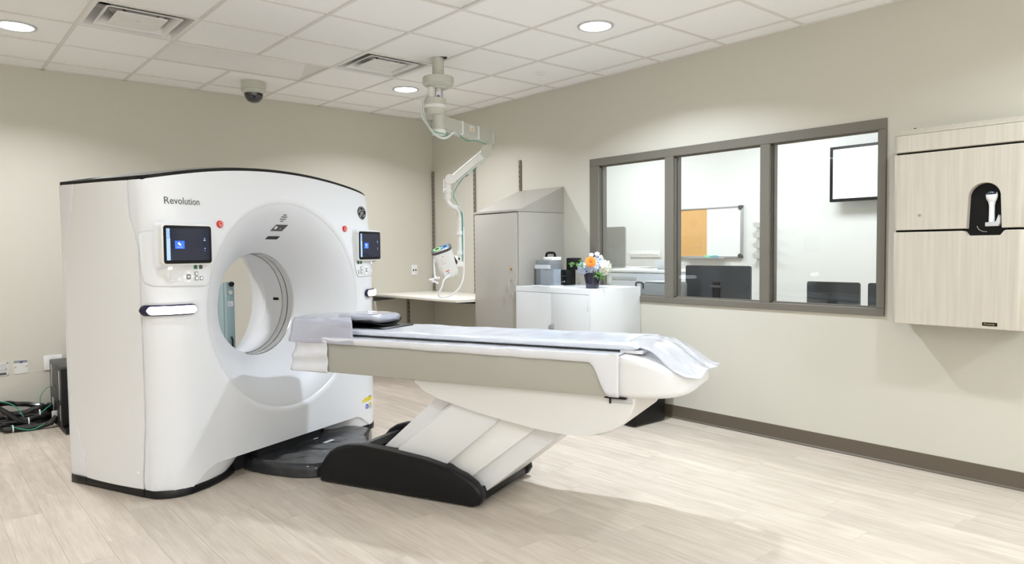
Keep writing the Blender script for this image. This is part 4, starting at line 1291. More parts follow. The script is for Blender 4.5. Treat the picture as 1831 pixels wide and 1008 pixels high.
# pigtail hanging on the head's left, cables
obj('hanging_handle', MB().tube([HP(-.02, .235, -.080), HP(-.050, .235, -.100), IA(-.508, 1.335, -.09), IA(-.513, 1.29, -.09), IA(-.511, 1.19, -.09), IA(-.507, 1.15, -.09)], .007, 8, smooth=4, taper=lambda t: .5 + 1.0 * sst(.35, .5, t)), STRAP, inj)
mb = MB()
rr_ = random.Random(5)
for k in range(9):
    a = IA(-.508 + rr_.uniform(-.02, .02), 1.125 + rr_.uniform(-.018, .018), -.09 + rr_.uniform(-.02, .02))
    b_ = a + Vector((rr_.uniform(-1, 1), rr_.uniform(-1, 1), rr_.uniform(-1, 1))).normalized() * .03
    mb.tube([a, b_], .010, 8)
obj('connector_bundle', mb, STRAP, inj)['kind'] = 'stuff'
obj('head_cable', MB().tube([HP(.005, .045, -.074), IA(-.425, 1.13, -.10), IA(-.45, 1.06, -.11), IA(-.475, 1.01, -.11), IA(-.470, .978, -.10), IA(-.43, .972, -.08), IA(-.36, .993, -.05), IA(-.29, 1.05, -.03), IA(-.253, 1.14, -.02), IA(-.245, 1.26, -.02), IA(-.244, 1.43, -.02), IA(-.246, 1.60, -.02)], .0085, 8, smooth=5), CABLEW, inj)
obj('green_cable', MB().tube([BC - LT * .118 + V * -.03 + Vector((0, 0, 2.43)), BC - LT * .085 - V * .05 + Vector((0, 0, 2.362)), BC - LT * .03 - V * .07 + Vector((0, 0, 2.325)), BC + LT * .035 - V * .07 + Vector((0, 0, 2.313)), BC + LT * .075 - V * .05 + Vector((0, 0, 2.298)), BC + LT * .10 - V * .03 + Vector((0, 0, 2.325)), BC.lerp(EB, .36) + Vector((0, 0, 2.352)) - V * .03, BC.lerp(EB, .52) + Vector((0, 0, 2.325)) - V * .02, BC.lerp(EB, .68) + Vector((0, 0, 2.350)), BC.lerp(EB, .93) + Vector((0, 0, 2.345))], .0038, 6, smooth=5), CABLEG, inj)
obj('column_hose', MB().tube([BC - LT * .06 - V * .03 + Vector((0, 0, 2.64)), BC - LT * .105 - V * .04 + Vector((0, 0, 2.60)), BC - LT * .137 - V * .04 + Vector((0, 0, 2.53)), BC - LT * .128 - V * .05 + Vector((0, 0, 2.45)), BC - LT * .085 - V * .06 + Vector((0, 0, 2.375)), BC - LT * .03 - V * .07 + Vector((0, 0, 2.305)), BC + LT * .025 - V * .07 + Vector((0, 0, 2.278)), BC + LT * .07 - V * .05 + Vector((0, 0, 2.29)), BC + LT * .12 - V * .03 + Vector((0, 0, 2.33)), BC.lerp(EB, .36) + Vector((0, 0, 2.35))], .0095, 8, smooth=5), CABLEC, inj)
obj('column_hose', MB().tube([BC - LT * .06 - V * .03 + Vector((0, 0, 2.62)), BC - LT * .115 - V * .05 + Vector((0, 0, 2.52)), BC - LT * .105 - V * .06 + Vector((0, 0, 2.43)), BC - LT * .08 - V * .06 + Vector((0, 0, 2.38))], .005, 6, smooth=5), CABLEC, inj)
obj('arm_hose', MB().tube([k0.lerp(k1, .02) + Vector((0, 0, -.04)) - V * .03, k0.lerp(k1, .15) + Vector((0, 0, -.085)) - V * .03, k0.lerp(k1, .24) + Vector((0, 0, -.05)) - V * .03, k0.lerp(k1, .5) + Vector((0, 0, -.06)) - V * .03, k0.lerp(k1, .8) + Vector((0, 0, -.06)) - V * .02, IA(-.322, 1.93, -.02), IA(-.310, 1.85, -.02), IA(-.275, 1.77, -.03), IA(-.246, 1.72, -.03), IA(-.244, 1.62, -.02), IA(-.246, 1.54, -.02), IA(-.244, 1.42, -.02)], .0075, 8, smooth=5), CABLEC, inj)
obj('arm_cable', MB().tube([k0.lerp(k1, .3) + Vector((0, 0, -.075)) - V * .02, k0.lerp(k1, .7) + Vector((0, 0, -.07)) - V * .03, IA(-.330, 1.90, -.03), IA(-.30, 1.82, -.03), IA(-.262, 1.74, -.035), IA(-.252, 1.66, -.035), IA(-.255, 1.30, -.03)], .0032, 6, smooth=5), CABLEG, inj)
p = BC + Vector((0, 0, 2.62)) - V * .0365
obj('column_label', MB().prism([(-.018, -.026), (.018, -.026), (.018, .026), (-.018, .026)], 0, .001, 'z').xf(basis(p, LT, (0, 0, 1))), WPAPER, inj)
obj('column_mark', MB().lathe([(.001, .0012), (.010, .0012), (.010, .002), (.001, .002)], 16).xf(basis(p + Vector((0, 0, -.008)), LT, (0, 0, 1))), BLUEP, inj)
obj('ceiling_gap', MB().prism(rrect(-.01, -.05, .052, .02, .01), -.001, .002, 'z').xf(basis(BC + LT * .02 + Vector((0, 0, H + .003)), LT, V)), DARK, inj)

# ------------------------------------------------------------------ corner counter and wall standards
counter = thing('corner_counter', 'cream laminate counter shelf fixed in the back corner of the room', 'counter', (-.4, -.78, .7))
obj('counter_top', MB().prism([(-.004, -.004), (-.80, -.004), (-.80, -1.555), (-.595, -1.562), (-.004, -1.562)], .893, .920, 'z', .002), COUNTER, counter)
for (a, b_, c_, d_) in ((-.795, -.70, -.40, -.715), (-.79, -1.48, -.40, -1.50)):
    obj('shelf_bracket', MB().prism([(a, .892), (c_, .892), (c_, .862), (a + .03, .884)], b_, d_, 'y', .001), BLACK, counter)
obj('shelf_bracket', MB().prism([(-.025, .892), (-.5, .892), (-.48, .884), (-.025, .84)], -.82, -.835, 'x', .001), BLACK, counter)
def standard(x0_, y0_, x1_, y1_, z0_, z1_, label, face):
    t = thing('shelf_standard', label, 'shelf track', ((x0_ + x1_) / 2, (y0_ + y1_) / 2, z0_), group='slotted metal shelf standards')
    obj('channel', MB().box(x0_, y0_, z0_, x1_, y1_, z1_, .002, 1), STDM, t)
    mb = MB(); z = z0_ + .03
    while z < z1_ - .03:
        if face == 'x':
            mb.box(x0_ - .0008, (y0_ + y1_) / 2 - .005, z, x0_ + .001, (y0_ + y1_) / 2 + .005, z + .022)
        else:
            mb.box((x0_ + x1_) / 2 - .005, y0_ - .0008, z, (x0_ + x1_) / 2 + .005, y0_ + .001, z + .022)
        z += .05
    s = obj('slot_row', mb, SLOT, t, smooth=False); s['kind'] = 'stuff'
standard(-.022, -.036, -.001, -.008, .921, 2.322, 'long slotted metal shelf standard in the room corner behind the injector', 'x')
standard(-.020, -.840, -.001, -.812, .921, 2.288, 'long slotted metal shelf standard to the left of the tall cabinet', 'x')
standard(-.020, -1.600, -.001, -1.572, 1.99, 2.297, 'short slotted metal shelf standard rising above the tall cabinet', 'x')
standard(-.385, -.020, -.352, -.001, .20, .86, 'slotted metal standard under the corner counter', 'y')

def outlet(c, w_, h_, label, cat, axis='y', name='wall_outlet'):
    t = thing(name, label, cat, c)
    return t
t = thing('wall_outlet', 'white duplex wall outlet above the corner counter', 'outlet', (-.273, 0, 1.115))
obj('cover_plate', MB().prism(rrect(-.312, 1.113, -.234, 1.232, .004), -.007, -.0005, 'y', .0015), WHITE, t)
for dx in (-.289, -.257):
    obj('socket', MB().box(dx - .008, -.0078, 1.160, dx + .008, -.006, 1.182), SLOT, t)
t = thing('patched_wall_box', 'plaster patched wall box left of the black power cabinet', 'wall box', (-4.09, 0, .40))
obj('patch', MB().prism([(-4.138, .410), (-4.042, .412), (-4.040, .524), (-4.138, .522)], -.003, -.0005, 'y'), NEUTRAL, t)
obj('patch_gap', MB().box(-4.136, -.0042, .500, -4.044, -.003, .520), MGREY, t)
obj('wire_nub', MB().box(-4.097, -.008, .502, -4.075, -.004, .512, .002), BLUEP, t)
for dx in (-4.128, -4.05):
    obj('screw', MB().lathe([(.001, -.006), (.006, -.005), (.006, -.003), (.001, -.003)], 10, (dx, 0, .470), 'y'), STEEL, t)
t = thing('open_wall_box', 'open metal junction box in the wall at the left edge', 'wall box', (-4.21, 0, .40))
obj('box_frame', MB().box(-4.27, -.004, .405, -4.175, -.0005, .412).box(-4.27, -.004, .503, -4.175, -.0005, .510).box(-4.182, -.004, .405, -4.175, -.0005, .510), NEUTRAL, t)
obj('box_inside', MB().box(-4.27, -.0025, .412, -4.182, -.0005, .503), LGREY, t)
obj('box_wires', MB().box(-4.265, -.006, .413, -4.188, -.0026, .430, .002), DGREY, t)
for dx in (-4.195, -4.225):
    obj('screw', MB().lathe([(.001, -.006), (.007, -.005), (.007, -.0026), (.001, -.0026)], 10, (dx, 0, .462), 'y'), STEEL, t)
t = thing('white_wall_plate', 'white wall plate peeking out behind the black power cabinet', 'wall plate', (-3.86, 0, .40))
obj('cover_plate', MB().prism(rrect(-3.930, .42, -3.80, .540, .004), -.009, -.0005, 'y', .002), WHITE, t)

# ------------------------------------------------------------------ black power cabinet and cables behind the gantry
pdu = thing('power_cabinet', 'black steel power cabinet on the floor behind the gantry', 'power cabinet', (-3.62, -.40, 0))
obj('case', MB().box(-3.895, -.62, .045, -3.40, -.040, .512, .004), DGREY if False else mat('black_steel', (.03, .03, .03), .4), pdu)
obj('front_edge', MB().box(-3.898, -.632, .05, -3.39, -.621, .498, .002), BLACK, pdu)
obj('base_frame', MB().box(-3.89, -.72, .012, -3.40, -.07, .044, .003), BLACK, pdu)
for (ya, za, yb, zb_) in ((-.115, .40, -.16, .48), (-.105, .30, -.145, .41), (-.495, .32, -.53, .47), (-.50, .24, -.52, .34), (-.13, .09, -.20, .21), (-.52, .08, -.545, .20)):
    obj('case_label', MB().box(-3.8968, ya, za, -3.895, yb, zb_), LGREY, pdu, smooth=False)
for yy in (-.66, -.15):
    obj('castor', MB().lathe([(.001, -.01), (.018, -.01), (.018, .01), (.001, .01)], 16, (-3.87, yy, .020), 'x'), STEEL, pdu)
for (yy, zz) in ((-.2, .47), (-.33, .465), (-.45, .44), (-.3, .33), (-.32, .325), (-.44, .22), (-.28, .2)):
    obj('rivet', MB().lathe([(.001, -.003), (.005, -.002), (.005, 0.001), (.001, .001)], 8, (-3.8952, yy, zz), 'x'), BLACK, pdu)
obj('plug', MB().box(-3.93, -.36, .07, -3.892, -.33, .13, .004), LGREY, pdu)
# cable loops
rr_ = random.Random(11)
def loop(cx_, cy_, rx_, ry_, z_, r, a0, a1, seed, zamp=.02, n=16):
    pts = []
    q = random.Random(seed)
    for k in range(n + 1):
        a = math.radians(a0 + (a1 - a0) * k / n)
        pts.append((cx_ + rx_ * math.cos(a) * (1 + q.uniform(-.04, .04)), cy_ + ry_ * math.sin(a) * (1 + q.uniform(-.04, .04)), z_ + zamp * math.sin(a * 1.5 + seed) + q.uniform(-.004, .004)))
    return MB().tube(pts, r, 10, smooth=4)
CABK = mat('black_cable', (.008, .008, .008), .22, coat=.3)
for n_, (cx_, cy_, rx_, ry_, z_, r, a0, a1, sd, za) in enumerate([
    (-4.10, -.19, .18, .12, .028, .024, -170, 160, 1, .003), (-4.13, -.17, .22, .11, .075, .023, -150, 190, 2, .008),
    (-4.06, -.15, .15, .09, .120, .021, -220, 60, 3, .030), (-4.10, -.14, .19, .08, .165, .020, -20, 200, 4, .03),
    (-4.26, -.16, .20, .11, .05, .022, -100, 60, 5, .012)]):
    o = loop(cx_, cy_ , rx_, ry_, z_, r, a0, a1, sd, za)
    tag(obj('coiled_cable', o, CABK), ['lowest coil of thick black cable on the floor left of the power cabinet', 'second coil of black cable, resting on the lowest coil', 'middle coil of black cable nearest the power cabinet', 'topmost coil of black cable in the heap', 'coil of black cable running out of the photo at the left'][n_], 'cable', 'coiled black cables')
tag(obj('sloping_cable', MB().tube([(-4.40, -.28, .22), (-4.30, -.27, .21), (-4.22, -.27, .15), (-4.13, -.29, .07), (-4.03, -.29, .035), (-3.97, -.25, .04)], .020, 10, smooth=5), CABK), 'black cable sloping down onto the coiled heap at the left edge', 'cable')
tag(obj('cabinet_cable', MB().tube([(-3.90, -.37, .09), (-3.95, -.36, .04), (-4.05, -.35, .026), (-4.15, -.34, .026), (-4.25, -.33, .030)], .022, 10, smooth=5), CABK), 'black cable running from the power cabinet along the front of the heap', 'cable')
tag(obj('green_ground_wire', MB().tube([(-4.40, -.20, .235), (-4.28, -.21, .24), (-4.19, -.23, .21), (-4.14, -.24, .16), (-4.11, -.26, .10)], .004, 6, smooth=6), CABLEG), 'thin green wire arching over the left of the cable heap', 'wire')
tag(obj('green_ground_wire', MB().tube([(-4.20, -.36, .055), (-4.12, -.375, .020), (-4.05, -.38, .016), (-3.98, -.37, .045)], .004, 6, smooth=6), CABLEG), 'thin green wire lying along the front of the cable heap', 'wire')
tag(obj('green_ground_wire', MB().tube([(-4.02, -.26, .09), (-3.97, -.25, .13), (-3.92, -.22, .16)], .004, 6, smooth=6), CABLEG), 'thin green wire crossing the middle of the cable heap', 'wire')
tag(obj('green_ground_wire', MB().tube([(-3.888, -.12, .30), (-3.93, -.10, .28), (-3.97, -.09, .22), (-3.975, -.09, .15)], .003, 6, smooth=6), CABLEG), 'thin green wire curving out of the power cabinet', 'wire')
for (x_, y_, z_, r_t, lab) in ((-4.08, -.285, .062, .03, 'white cable tie round the sloping black cable'), (-4.19, -.345, .030, .028, 'white cable tie at the left front of the cable heap'), (-4.0, -.245, .11, .03, 'white cable tie at the right of the cable heap')):
    tag(obj('cable_tie', MB().lathe([(r_t, -.004), (r_t + .002, -.004), (r_t + .002, .004), (r_t, .004), (r_t, -.004)], 18, (x_, y_, z_), 'x'), TAN), lab, 'cable tie')

# pale blue stand seen through the bore
st = thing('blue_stand', 'pale blue metal stand behind the gantry seen through the bore', 'stand', (-2.86, -1.30, 0))
obj('post', MB().box(-2.862, -1.325, .03, -2.80, -1.285, 1.155, .003), TEAL, st)
obj('side_plate', MB().prism([(-1.284, .03), (-1.05, .03), (-1.05, .70), (-1.20, 1.13), (-1.284, 1.15)], -2.872, -2.863, 'x', .002), TEAL, st)
obj('foot', MB().box(-3.0, -1.33, .004, -2.66, -1.0, .03, .004), DGREY, st)
obj('knob', MB().lathe([(.001, -.03), (.018, -.03), (.020, -.026), (.020, -.008), (.001, -.008)], 18, (-2.825, -1.322, 1.14), 'y'), BLACK, st)
obj('knob', MB().lathe([(.001, -.02), (.016, -.02), (.018, -.016), (.018, 0), (.001, 0)], 18, (-2.835, -1.325, 1.075), 'y'), STEEL, st)
obj('letter_label', MB().box(-2.852, -1.327, .965, -2.812, -1.3255, 1.005), WPAPER, st)
obj('lettering', text_bm('L', .026, basis((-2.838, -1.3275, .975), (1, 0, 0), (0, 0, 1)), .0003), TEXTG, st, smooth=False)
obj('cable_hook', MB().tube([(-2.83, -1.33, .72), (-2.83, -1.35, .70), (-2.83, -1.345, .60)], .007, 8), BLACK, st)

# ------------------------------------------------------------------ tall cabinet with sloping top
ty0, ty1, tx = -2.202, -1.566, -.589
tc_ = thing('tall_cabinet', 'tall taupe steel cabinet with a sloping top', 'cabinet', (-.295, (ty0 + ty1) / 2, 0))
obj('cabinet_body', MB().prism([(-.003, 0.003), (tx + .02, 0.003), (tx + .02, 1.735), (-.003, 1.735)], ty0, ty1, 'y', .002), TCAB, tc_)
obj('door', MB().box(tx, ty0 + .012, .09, tx + .019, ty1 - .008, 1.728, .003), TCAB, tc_)
obj('sloping_top', MB().prism([(tx - .004, 1.738), (tx - .004, 1.756), (tx + .05, 1.762), (-.003, 1.990), (-.003, 1.738)], ty0 - .001, ty1 + .001, 'y', .002), TCAB, tc_)
dr = [c for c in bpy.data.objects if c.name.startswith('door')][-1]
hm = MB().tube([(tx - .001, -2.122, 1.125), (tx - .018, -2.122, 1.118), (tx - .034, -2.122, 1.07), (tx - .036, -2.122, 1.03), (tx - .018, -2.122, .985), (tx - .001, -2.122, .975)], .006, 10, smooth=4)
obj('door_handle', hm, STEEL, dr)
obj('door_lock', MB().lathe([(.001, -.008), (.011, -.008), (.012, 0), (.001, 0)], 16, (tx, -2.118, 1.222), 'x'), BRASS, dr)
obj('plinth', MB().box(tx + .03, ty0 + .01, .003, -.01, ty1 - .01, .08), DGREY, tc_)

# white two-door cabinet
wy0, wy1, wx, wt = -3.134, -2.215, -.621, 1.070
wc = thing('white_cabinet', 'white two-door steel cabinet under the left of the window', 'cabinet', (-.31, (wy0 + wy1) / 2, 0))
obj('cabinet_body', MB().box(wx + .003, wy0, .004, -.003, wy1, wt, .003), WCAB, wc)
ym = -2.676
for a, c_ in ((wy0 + .03, ym - .0015), (ym + .0015, wy1 - .02)):
    d_ = obj('door', MB().box(wx - .001, a, .07, wx + .006, c_, 1.022, .0025), WCAB, wc)
    if c_ < ym: dd = d_
obj('door_reveal', MB().box(wx + .0015, wy0 + .02, 1.0225, wx + .004, wy1 - .012, 1.027), MGREY, wc)
obj('door_reveal', MB().box(wx + .0015, ym - .0015, .07, wx + .004, ym + .0015, 1.022), MGREY, wc)
obj('door_handle', MB().prism(rrect(-2.712, .69, -2.692, .772, .009), wx - .022, wx - .002, 'x', .004), STEEL, dd)
obj('door_lock', MB().prism(rrect(-2.668, .70, -2.652, .75, .007), wx - .010, wx - .002, 'x', .003), MGREY, wc)
for zz in (.9, .25):
    obj('hinge', MB().box(wx - .004, wy0 + .026, zz, wx + .002, wy0 + .034, zz + .07, .002), WCAB, wc)

# things on the white cabinet
ZT2 = wt + .0005
bn = thing('acrylic_bin', 'clear acrylic bin with a hinged lid on the white cabinet', 'bin', (-.48, -2.60, ZT2))
bx0, bx1, by0, by1 = -.60, -.45, -2.648, -2.452
obj('base', MB().box(bx0 - .012, by0 - .004, ZT2, bx1, by1 + .04, ZT2 + .012, .003), WPAPER, bn)
mb = MB()
for (a, b_, c_, d_) in ((bx0, by0, bx0 + .004, by1), (bx1 - .004, by0, bx1, by1), (bx0 + .004, by0, bx1 - .004, by0 + .004), (bx0 + .004, by1 - .004, bx1 - .004, by1)):
    mb.box(a, b_, ZT2 + .012, c_, d_, 1.295)
obj('bin_walls', mb, ACRYL, bn, smooth=False)['kind'] = 'stuff'
obj('white_band', MB().box(bx0 - .0012, by0 - .001, 1.228, bx0 - .0002, by1, 1.262), mat('frosted_band', (.75, .8, .85), .3, transp=.3), bn)
obj('bin_lid', MB().box(bx0, by0, 1.296, bx1, by1, 1.301, .001), ACRYL, bn)
obj('lid_box', MB().box(bx0 + .02, by0 + .002, 1.3015, bx1 - .02, by1 - .085, 1.328, .004), WPAPER, bn)
ib = obj('inner_tray', MB().box(bx0 + .05, by0 + .014, 1.084, bx1 - .012, by1 - .014, 1.222, .004), mat('smoky_liner', (.36, .38, .40), .4), bn)
cs = thing('handled_case', 'grey case with an arched black handle behind the acrylic bin', 'case', (-.33, -2.36, ZT2))
obj('case_body', MB().box(-.42, -2.44, ZT2, -.29, -2.26, 1.300, .012), MGREY, cs)
obj('handle', MB().tube([(-.33, -2.305, 1.295), (-.33, -2.31, 1.345), (-.33, -2.33, 1.362), (-.33, -2.40, 1.362), (-.33, -2.42, 1.345), (-.33, -2.425, 1.295)], .011, 10, smooth=3), BLACK, cs)
bu = thing('black_monitoring_unit', 'black electronic unit between the acrylic bin and the flower pot', 'electronic device', (-.20, -2.43, ZT2))
obj('unit_body', MB().box(-.27, -2.500, ZT2, -.145, -2.36, 1.208, .006), BLACK, bu)
obj('unit_shelf', MB().box(-.282, -2.497, 1.150, -.271, -2.37, 1.156), DGREY, bu)
for (yy, zz, r_k) in ((-2.425, 1.165, .007), (-2.45, 1.10, .006), (-2.485, 1.105, .007)):
    obj('knob', MB().lathe([(.001, -.012), (r_k, -.010), (r_k, 0), (.001, 0)], 12, (-.271, yy, zz), 'x'), STEEL, bu)
obj('knob_bar', MB().tube([(-.283, -2.45, 1.10), (-.283, -2.485, 1.105)], .003, 8), STEEL, bu)
sm = thing('small_black_screen', 'small black screen standing on the black electronic unit', 'screen', (-.2, -2.49, 1.208))
obj('screen_panel', MB().obox(Vector((-.225, -2.462, 1.262)), Vector((-.145, -2.570, 1.262)), .018, .108, .005), BLACK, sm)
obj('stem', MB().box(-.212, -2.495, 1.2085, -.195, -2.475, 1.215, .001), BLACK, sm)

# flowers
vx, vy = -.49, -3.030
pot = obj('flower_pot', MB().loft([[(vx + a * s, vy + b_ * s, z_) for a, b_ in rrect(-.05, -.05, .05, .05, .028, 6)] for s, z_ in ((.84, ZT2), (.88, ZT2 + .004), (1.02, 1.13), (1.22, 1.205), (1.26, 1.214), (1.18, 1.214), (1.1, 1.19))]), VASE, None, ang=40)
tag(pot, 'glossy navy pot holding the flowers on the white cabinet', 'pot')
def floret(mb, c, nrm, r, rnd, petals=4):
    nrm = nrm.normalized(); a = Vector((0, 0, 1)) if abs(nrm.z) < .9 else Vector((1, 0, 0))
    s = nrm.cross(a).normalized(); t = nrm.cross(s); a0 = rnd.random() * 6
    for k in range(petals):
        an = a0 + k * 2 * PI / petals; d = s * math.cos(an) + t * math.sin(an); e = s * -math.sin(an) + t * math.cos(an)
        p0 = c; p1 = c + d * r * .6 + e * r * .42 + nrm * r * .2; p2 = c + d * r + nrm * r * .05; p3 = c + d * r * .6 - e * r * .42 + nrm * r * .2
        mb._new([p0, p1, p2, p3], [(0, 1, 2, 3)])
def ball(c, r, m, n, fr, name, label, par_=None, grp=None):
    mb = MB(); rnd = random.Random(int(c[0] * 1000 + c[2] * 777))
    mb.lathe([(.001, -r * .8), (r * .6, -r * .55), (r * .82, 0), (r * .6, r * .55), (.001, r * .8)], 12, c)
    for k in range(n):
        z = 1 - 2 * (k + .5) / n; a = k * 2.39996; q = math.sqrt(1 - z * z)
        d = Vector((q * math.cos(a), q * math.sin(a), z)); rr = r * rnd.uniform(.86, 1.08)
        floret(mb, Vector(c) + d * rr, d + Vector((rnd.uniform(-.4, .4), rnd.uniform(-.4, .4), rnd.uniform(-.4, .4))), fr * rnd.uniform(.8, 1.2), rnd)
    o = obj(name, mb, m, None, ang=60)
    return tag(o, label, 'flower', grp)
# lateral direction in view from the pot
fd = (Vector((vx, vy, 0)) - Vector((CAM.x, CAM.y, 0))).normalized(); fl = Vector((fd.y, -fd.x, 0))
def FP(a, z, d=0): return Vector((vx, vy, z)) + fl * a + fd * d
b1 = ball(FP(.000, 1.248, -.015), .070, HYDB, 90, .017, 'hydrangea_head', 'pale blue hydrangea in the middle under the orange daisy')
b1b = ball(FP(-.068, 1.235, .0), .050, HYDB, 60, .015, 'hydrangea_head', 'pale blue hydrangea at the left of the bouquet')
b2 = ball(FP(.092, 1.240, .0), .064, HYDW, 80, .016, 'hydrangea_head', 'creamy white hydrangea at the right of the bouquet')
b3 = ball(FP(.055, 1.285, .03), .048, HYDB, 60, .015, 'hydrangea_head', 'pale blue hydrangea at the upper right of the bouquet')
gb = thing('orange_daisy', 'bright orange daisy in the centre of the bouquet', 'flower', FP(-.005, 1.28, -.09))
fn_ = (-fd + Vector((0, 0, .35))).normalized(); gc = FP(-.012, 1.290, -.088)
s = fn_.cross(Vector((0, 0, 1))).normalized(); t_ = fn_.cross(s)
for ringi, (rr, n_p, lift) in enumerate(((.052, 20, 0), (.040, 18, .006), (.026, 14, .010))):
    mb = MB()
    for k in range(n_p):
        an = 2 * PI * k / n_p + ringi * .2; d = s * math.cos(an) + t_ * math.sin(an); e = s * -math.sin(an) + t_ * math.cos(an)
        base_ = gc + fn_ * lift; wv = rr * .17
        mb._new([base_ + d * .008, base_ + d * rr * .6 + e * wv + fn_ * .003, base_ + d * rr + fn_ * (.004 * ringi), base_ + d * rr * .6 - e * wv + fn_ * .003], [(0, 1, 2, 3)])
    pt = obj('petal_ring', mb, ORANGE, gb, ang=60); pt['kind'] = 'stuff'
mb = MB().lathe([(.001, .014), (.010, .013), (.013, .006), (.012, 0), (.001, 0)], 16); mb.xf(basis(gc + fn_ * .006, s, t_) if s.cross(t_).dot(fn_) > 0 else basis(gc + fn_ * .006, t_, s))
obj('flower_centre', mb, ORANGEC, gb)
def star(c, r, lab):
    mb = MB(); rnd = random.Random(int(abs(c.x) * 9999)); nrm = (-fd + Vector((0, 0, .8))).normalized()
    floret(mb, c, nrm, r, rnd, 5); floret(mb, c + nrm * .004, nrm, r * .6, rnd, 5)
    return tag(obj('white_blossom', mb, mat('white_petal', (.86, .88, .82), .6), None, ang=60), lab, 'flower')
star(FP(-.006, 1.345, -.02), .022, 'small white blossom at the top left of the bouquet')
star(FP(.040, 1.352, -.01), .024, 'small white blossom at the top right of the bouquet')
star(FP(.070, 1.330, -.02), .018, 'small white blossom above the white hydrangea')
def sprig(pts, n, lab, sd):
    t = thing('leaf_sprig', lab, 'foliage', pts[0]); rnd = random.Random(sd)
    P = catmull([Vector(p) for p in pts], 5)
    obj('stem', MB().tube(P, .0018, 5), LEAF, t)
    mb = MB()
    for k in range(n):
        c = P[int((.25 + .75 * k / n) * (len(P) - 1))]
        d = Vector((rnd.uniform(-1, 1), rnd.uniform(-1, 1), rnd.uniform(-.7, 1))).normalized(); e = d.cross(fd).normalized() * .006
        mb._new([c, c + d * .012 + e, c + d * .024, c + d * .012 - e], [(0, 1, 2, 3)])
    lf = obj('leaves', mb, LEAF, t, ang=60); lf['kind'] = 'stuff'
sprig([FP(-.03, 1.21, -.04), FP(-.09, 1.255, -.05), FP(-.15, 1.275, -.05), FP(-.178, 1.262, -.05)], 26, 'green sprig reaching out to the left of the bouquet', 1)
sprig([FP(-.03, 1.22, -.03), FP(-.08, 1.28, -.04), FP(-.10, 1.31, -.04)], 12, 'short green sprig at the upper left of the bouquet', 2)
sprig([FP(.03, 1.21, -.08), FP(.07, 1.185, -.10), FP(.085, 1.13, -.09)], 20, 'green sprig hanging over the right rim of the pot', 3)
sprig([FP(.0, 1.20, -.06), FP(.03, 1.17, -.08), FP(.04, 1.155, -.08)], 12, 'green sprig over the front rim of the pot', 4)

# black box under the foot end
bb_ = thing('black_floor_box', 'black plastic box on the floor against the white cabinet', 'box', (-.32, -3.33, 0))
obj('box_shell', MB().box(-.505, -3.49, .006, -.115, -3.145, .43, .022, 3), BLACK, bb_)
obj('box_lid', MB().box(-.510, -3.495, .431, -.110, -3.142, .455, .008), BLACK, bb_)
obj('box_foot', MB().box(-.49, -3.475, 0.0005, -.13, -3.16, .007), DGREY, bb_)

# ------------------------------------------------------------------ wall-mounted workstation cabinet
wcb = thing('wall_cabinet', 'pale wood-grain wall cabinet with an arched scanner niche', 'wall cabinet', (0, -5.59, .92))
cy0, cy1 = -5.925, -5.248
cz = [.925, 1.481, 1.944, 2.085]
def front_poly(z_):  # plan outline with rounded vertical front corners
    r = .035
    pts = [(-.003, cy0), (-.003, cy1)]
    for k in range(7):
        a = math.radians(90 * k / 6); pts.append((-.2 + r - r * math.sin(a), cy1 - r + r * math.cos(a)))
    for k in range(7):
        a = math.radians(90 * k / 6); pts.append((-.2 + r - r * math.cos(a), cy0 + r - r * math.sin(a)))
    return pts
FPY = front_poly(0)
obj('carcass', MB().box(-.15, cy0 + .004, .93, -.003, cy1 - .004, 2.06), DARK, wcb, smooth=False)
# niche arch outline in (y,z)
ny0, ny1 = -5.812, -5.655
nyc, nr = (ny0 + ny1) / 2, (ny1 - ny0) / 2
arch = [(ny0, cz[1] - .001)] + [(nyc - nr * math.cos(math.radians(180 * k / 14)), 1.660 + nr * math.sin(math.radians(180 * k / 14))) for k in range(15)] + [(ny1, cz[1] - .001)]
def door_panel(outline, hole_bottom=None):
    """outline (y,z) polygon built as a front slab with rounded left and right edges"""
    return None
def slab(za, zb_, cut=None, name='door', x_in=-.152):
    """vertical slab from za to zb_, curved plan, cut = arch notch function z(y)->zmin"""
    n = 80; mb = MB(); path = []
    r = .035
    L = []
    ys = []
    for k in range(9): a = math.radians(90 * k / 8); ys.append((cy1 - r + r * math.cos(a), -.2 + r - r * math.sin(a)))
    m = 60
    for k in range(1, m): ys.append((cy1 - r + (cy0 + r - (cy1 - r)) * k / m, -.2))
    if cut: 
        extra = [(y_, -.2) for y_ in (ny0 - .0125, ny0 - .012, ny0, ny0 + .0002, ny1 - .0002, ny1, ny1 + .012, ny1 + .0125)] + [(nyc + nr * math.cos(math.radians(q)), -.2) for q in range(4, 180, 8)]
        ys = sorted(ys + extra, key=lambda t: -t[0])
        # keep the rounded left corner order intact
    for k in range(9): a = math.radians(90 * k / 8); ys.append((cy0 + r - r * math.sin(a), -.2 + r - r * math.cos(a)))
    for (y_, x_) in ys:
        b_, t = cut(y_, za, zb_) if cut else (za, zb_)
        L.append([(x_, y_, b_ + .003), (x_, y_, t - .003), (x_ + .003, y_, t), (max(x_in, x_ + .004), y_, t), (max(x_in, x_ + .004), y_, b_), (x_ + .003, y_, b_)])
    mb.loft(L)
    return obj(name, mb, VENEER, wcb, ang=40)
def cut_mid(y_, a, b_):
    if ny0 <= y_ <= ny1:
        return 1.660 + math.sqrt(max(0, nr * nr - (y_ - nyc) ** 2)), b_
    return a, b_
def cut_low(y_, a, b_):
    if ny0 - .0 <= y_ <= ny1 + .0: return a, b_ - .028
    if ny0 - .02 < y_ < ny0: return a, b_ - .028 * (y_ - (ny0 - .02)) / .02
    if ny1 < y_ < ny1 + .02: return a, b_ - .028 * ((ny1 + .02) - y_) / .02
    return a, b_
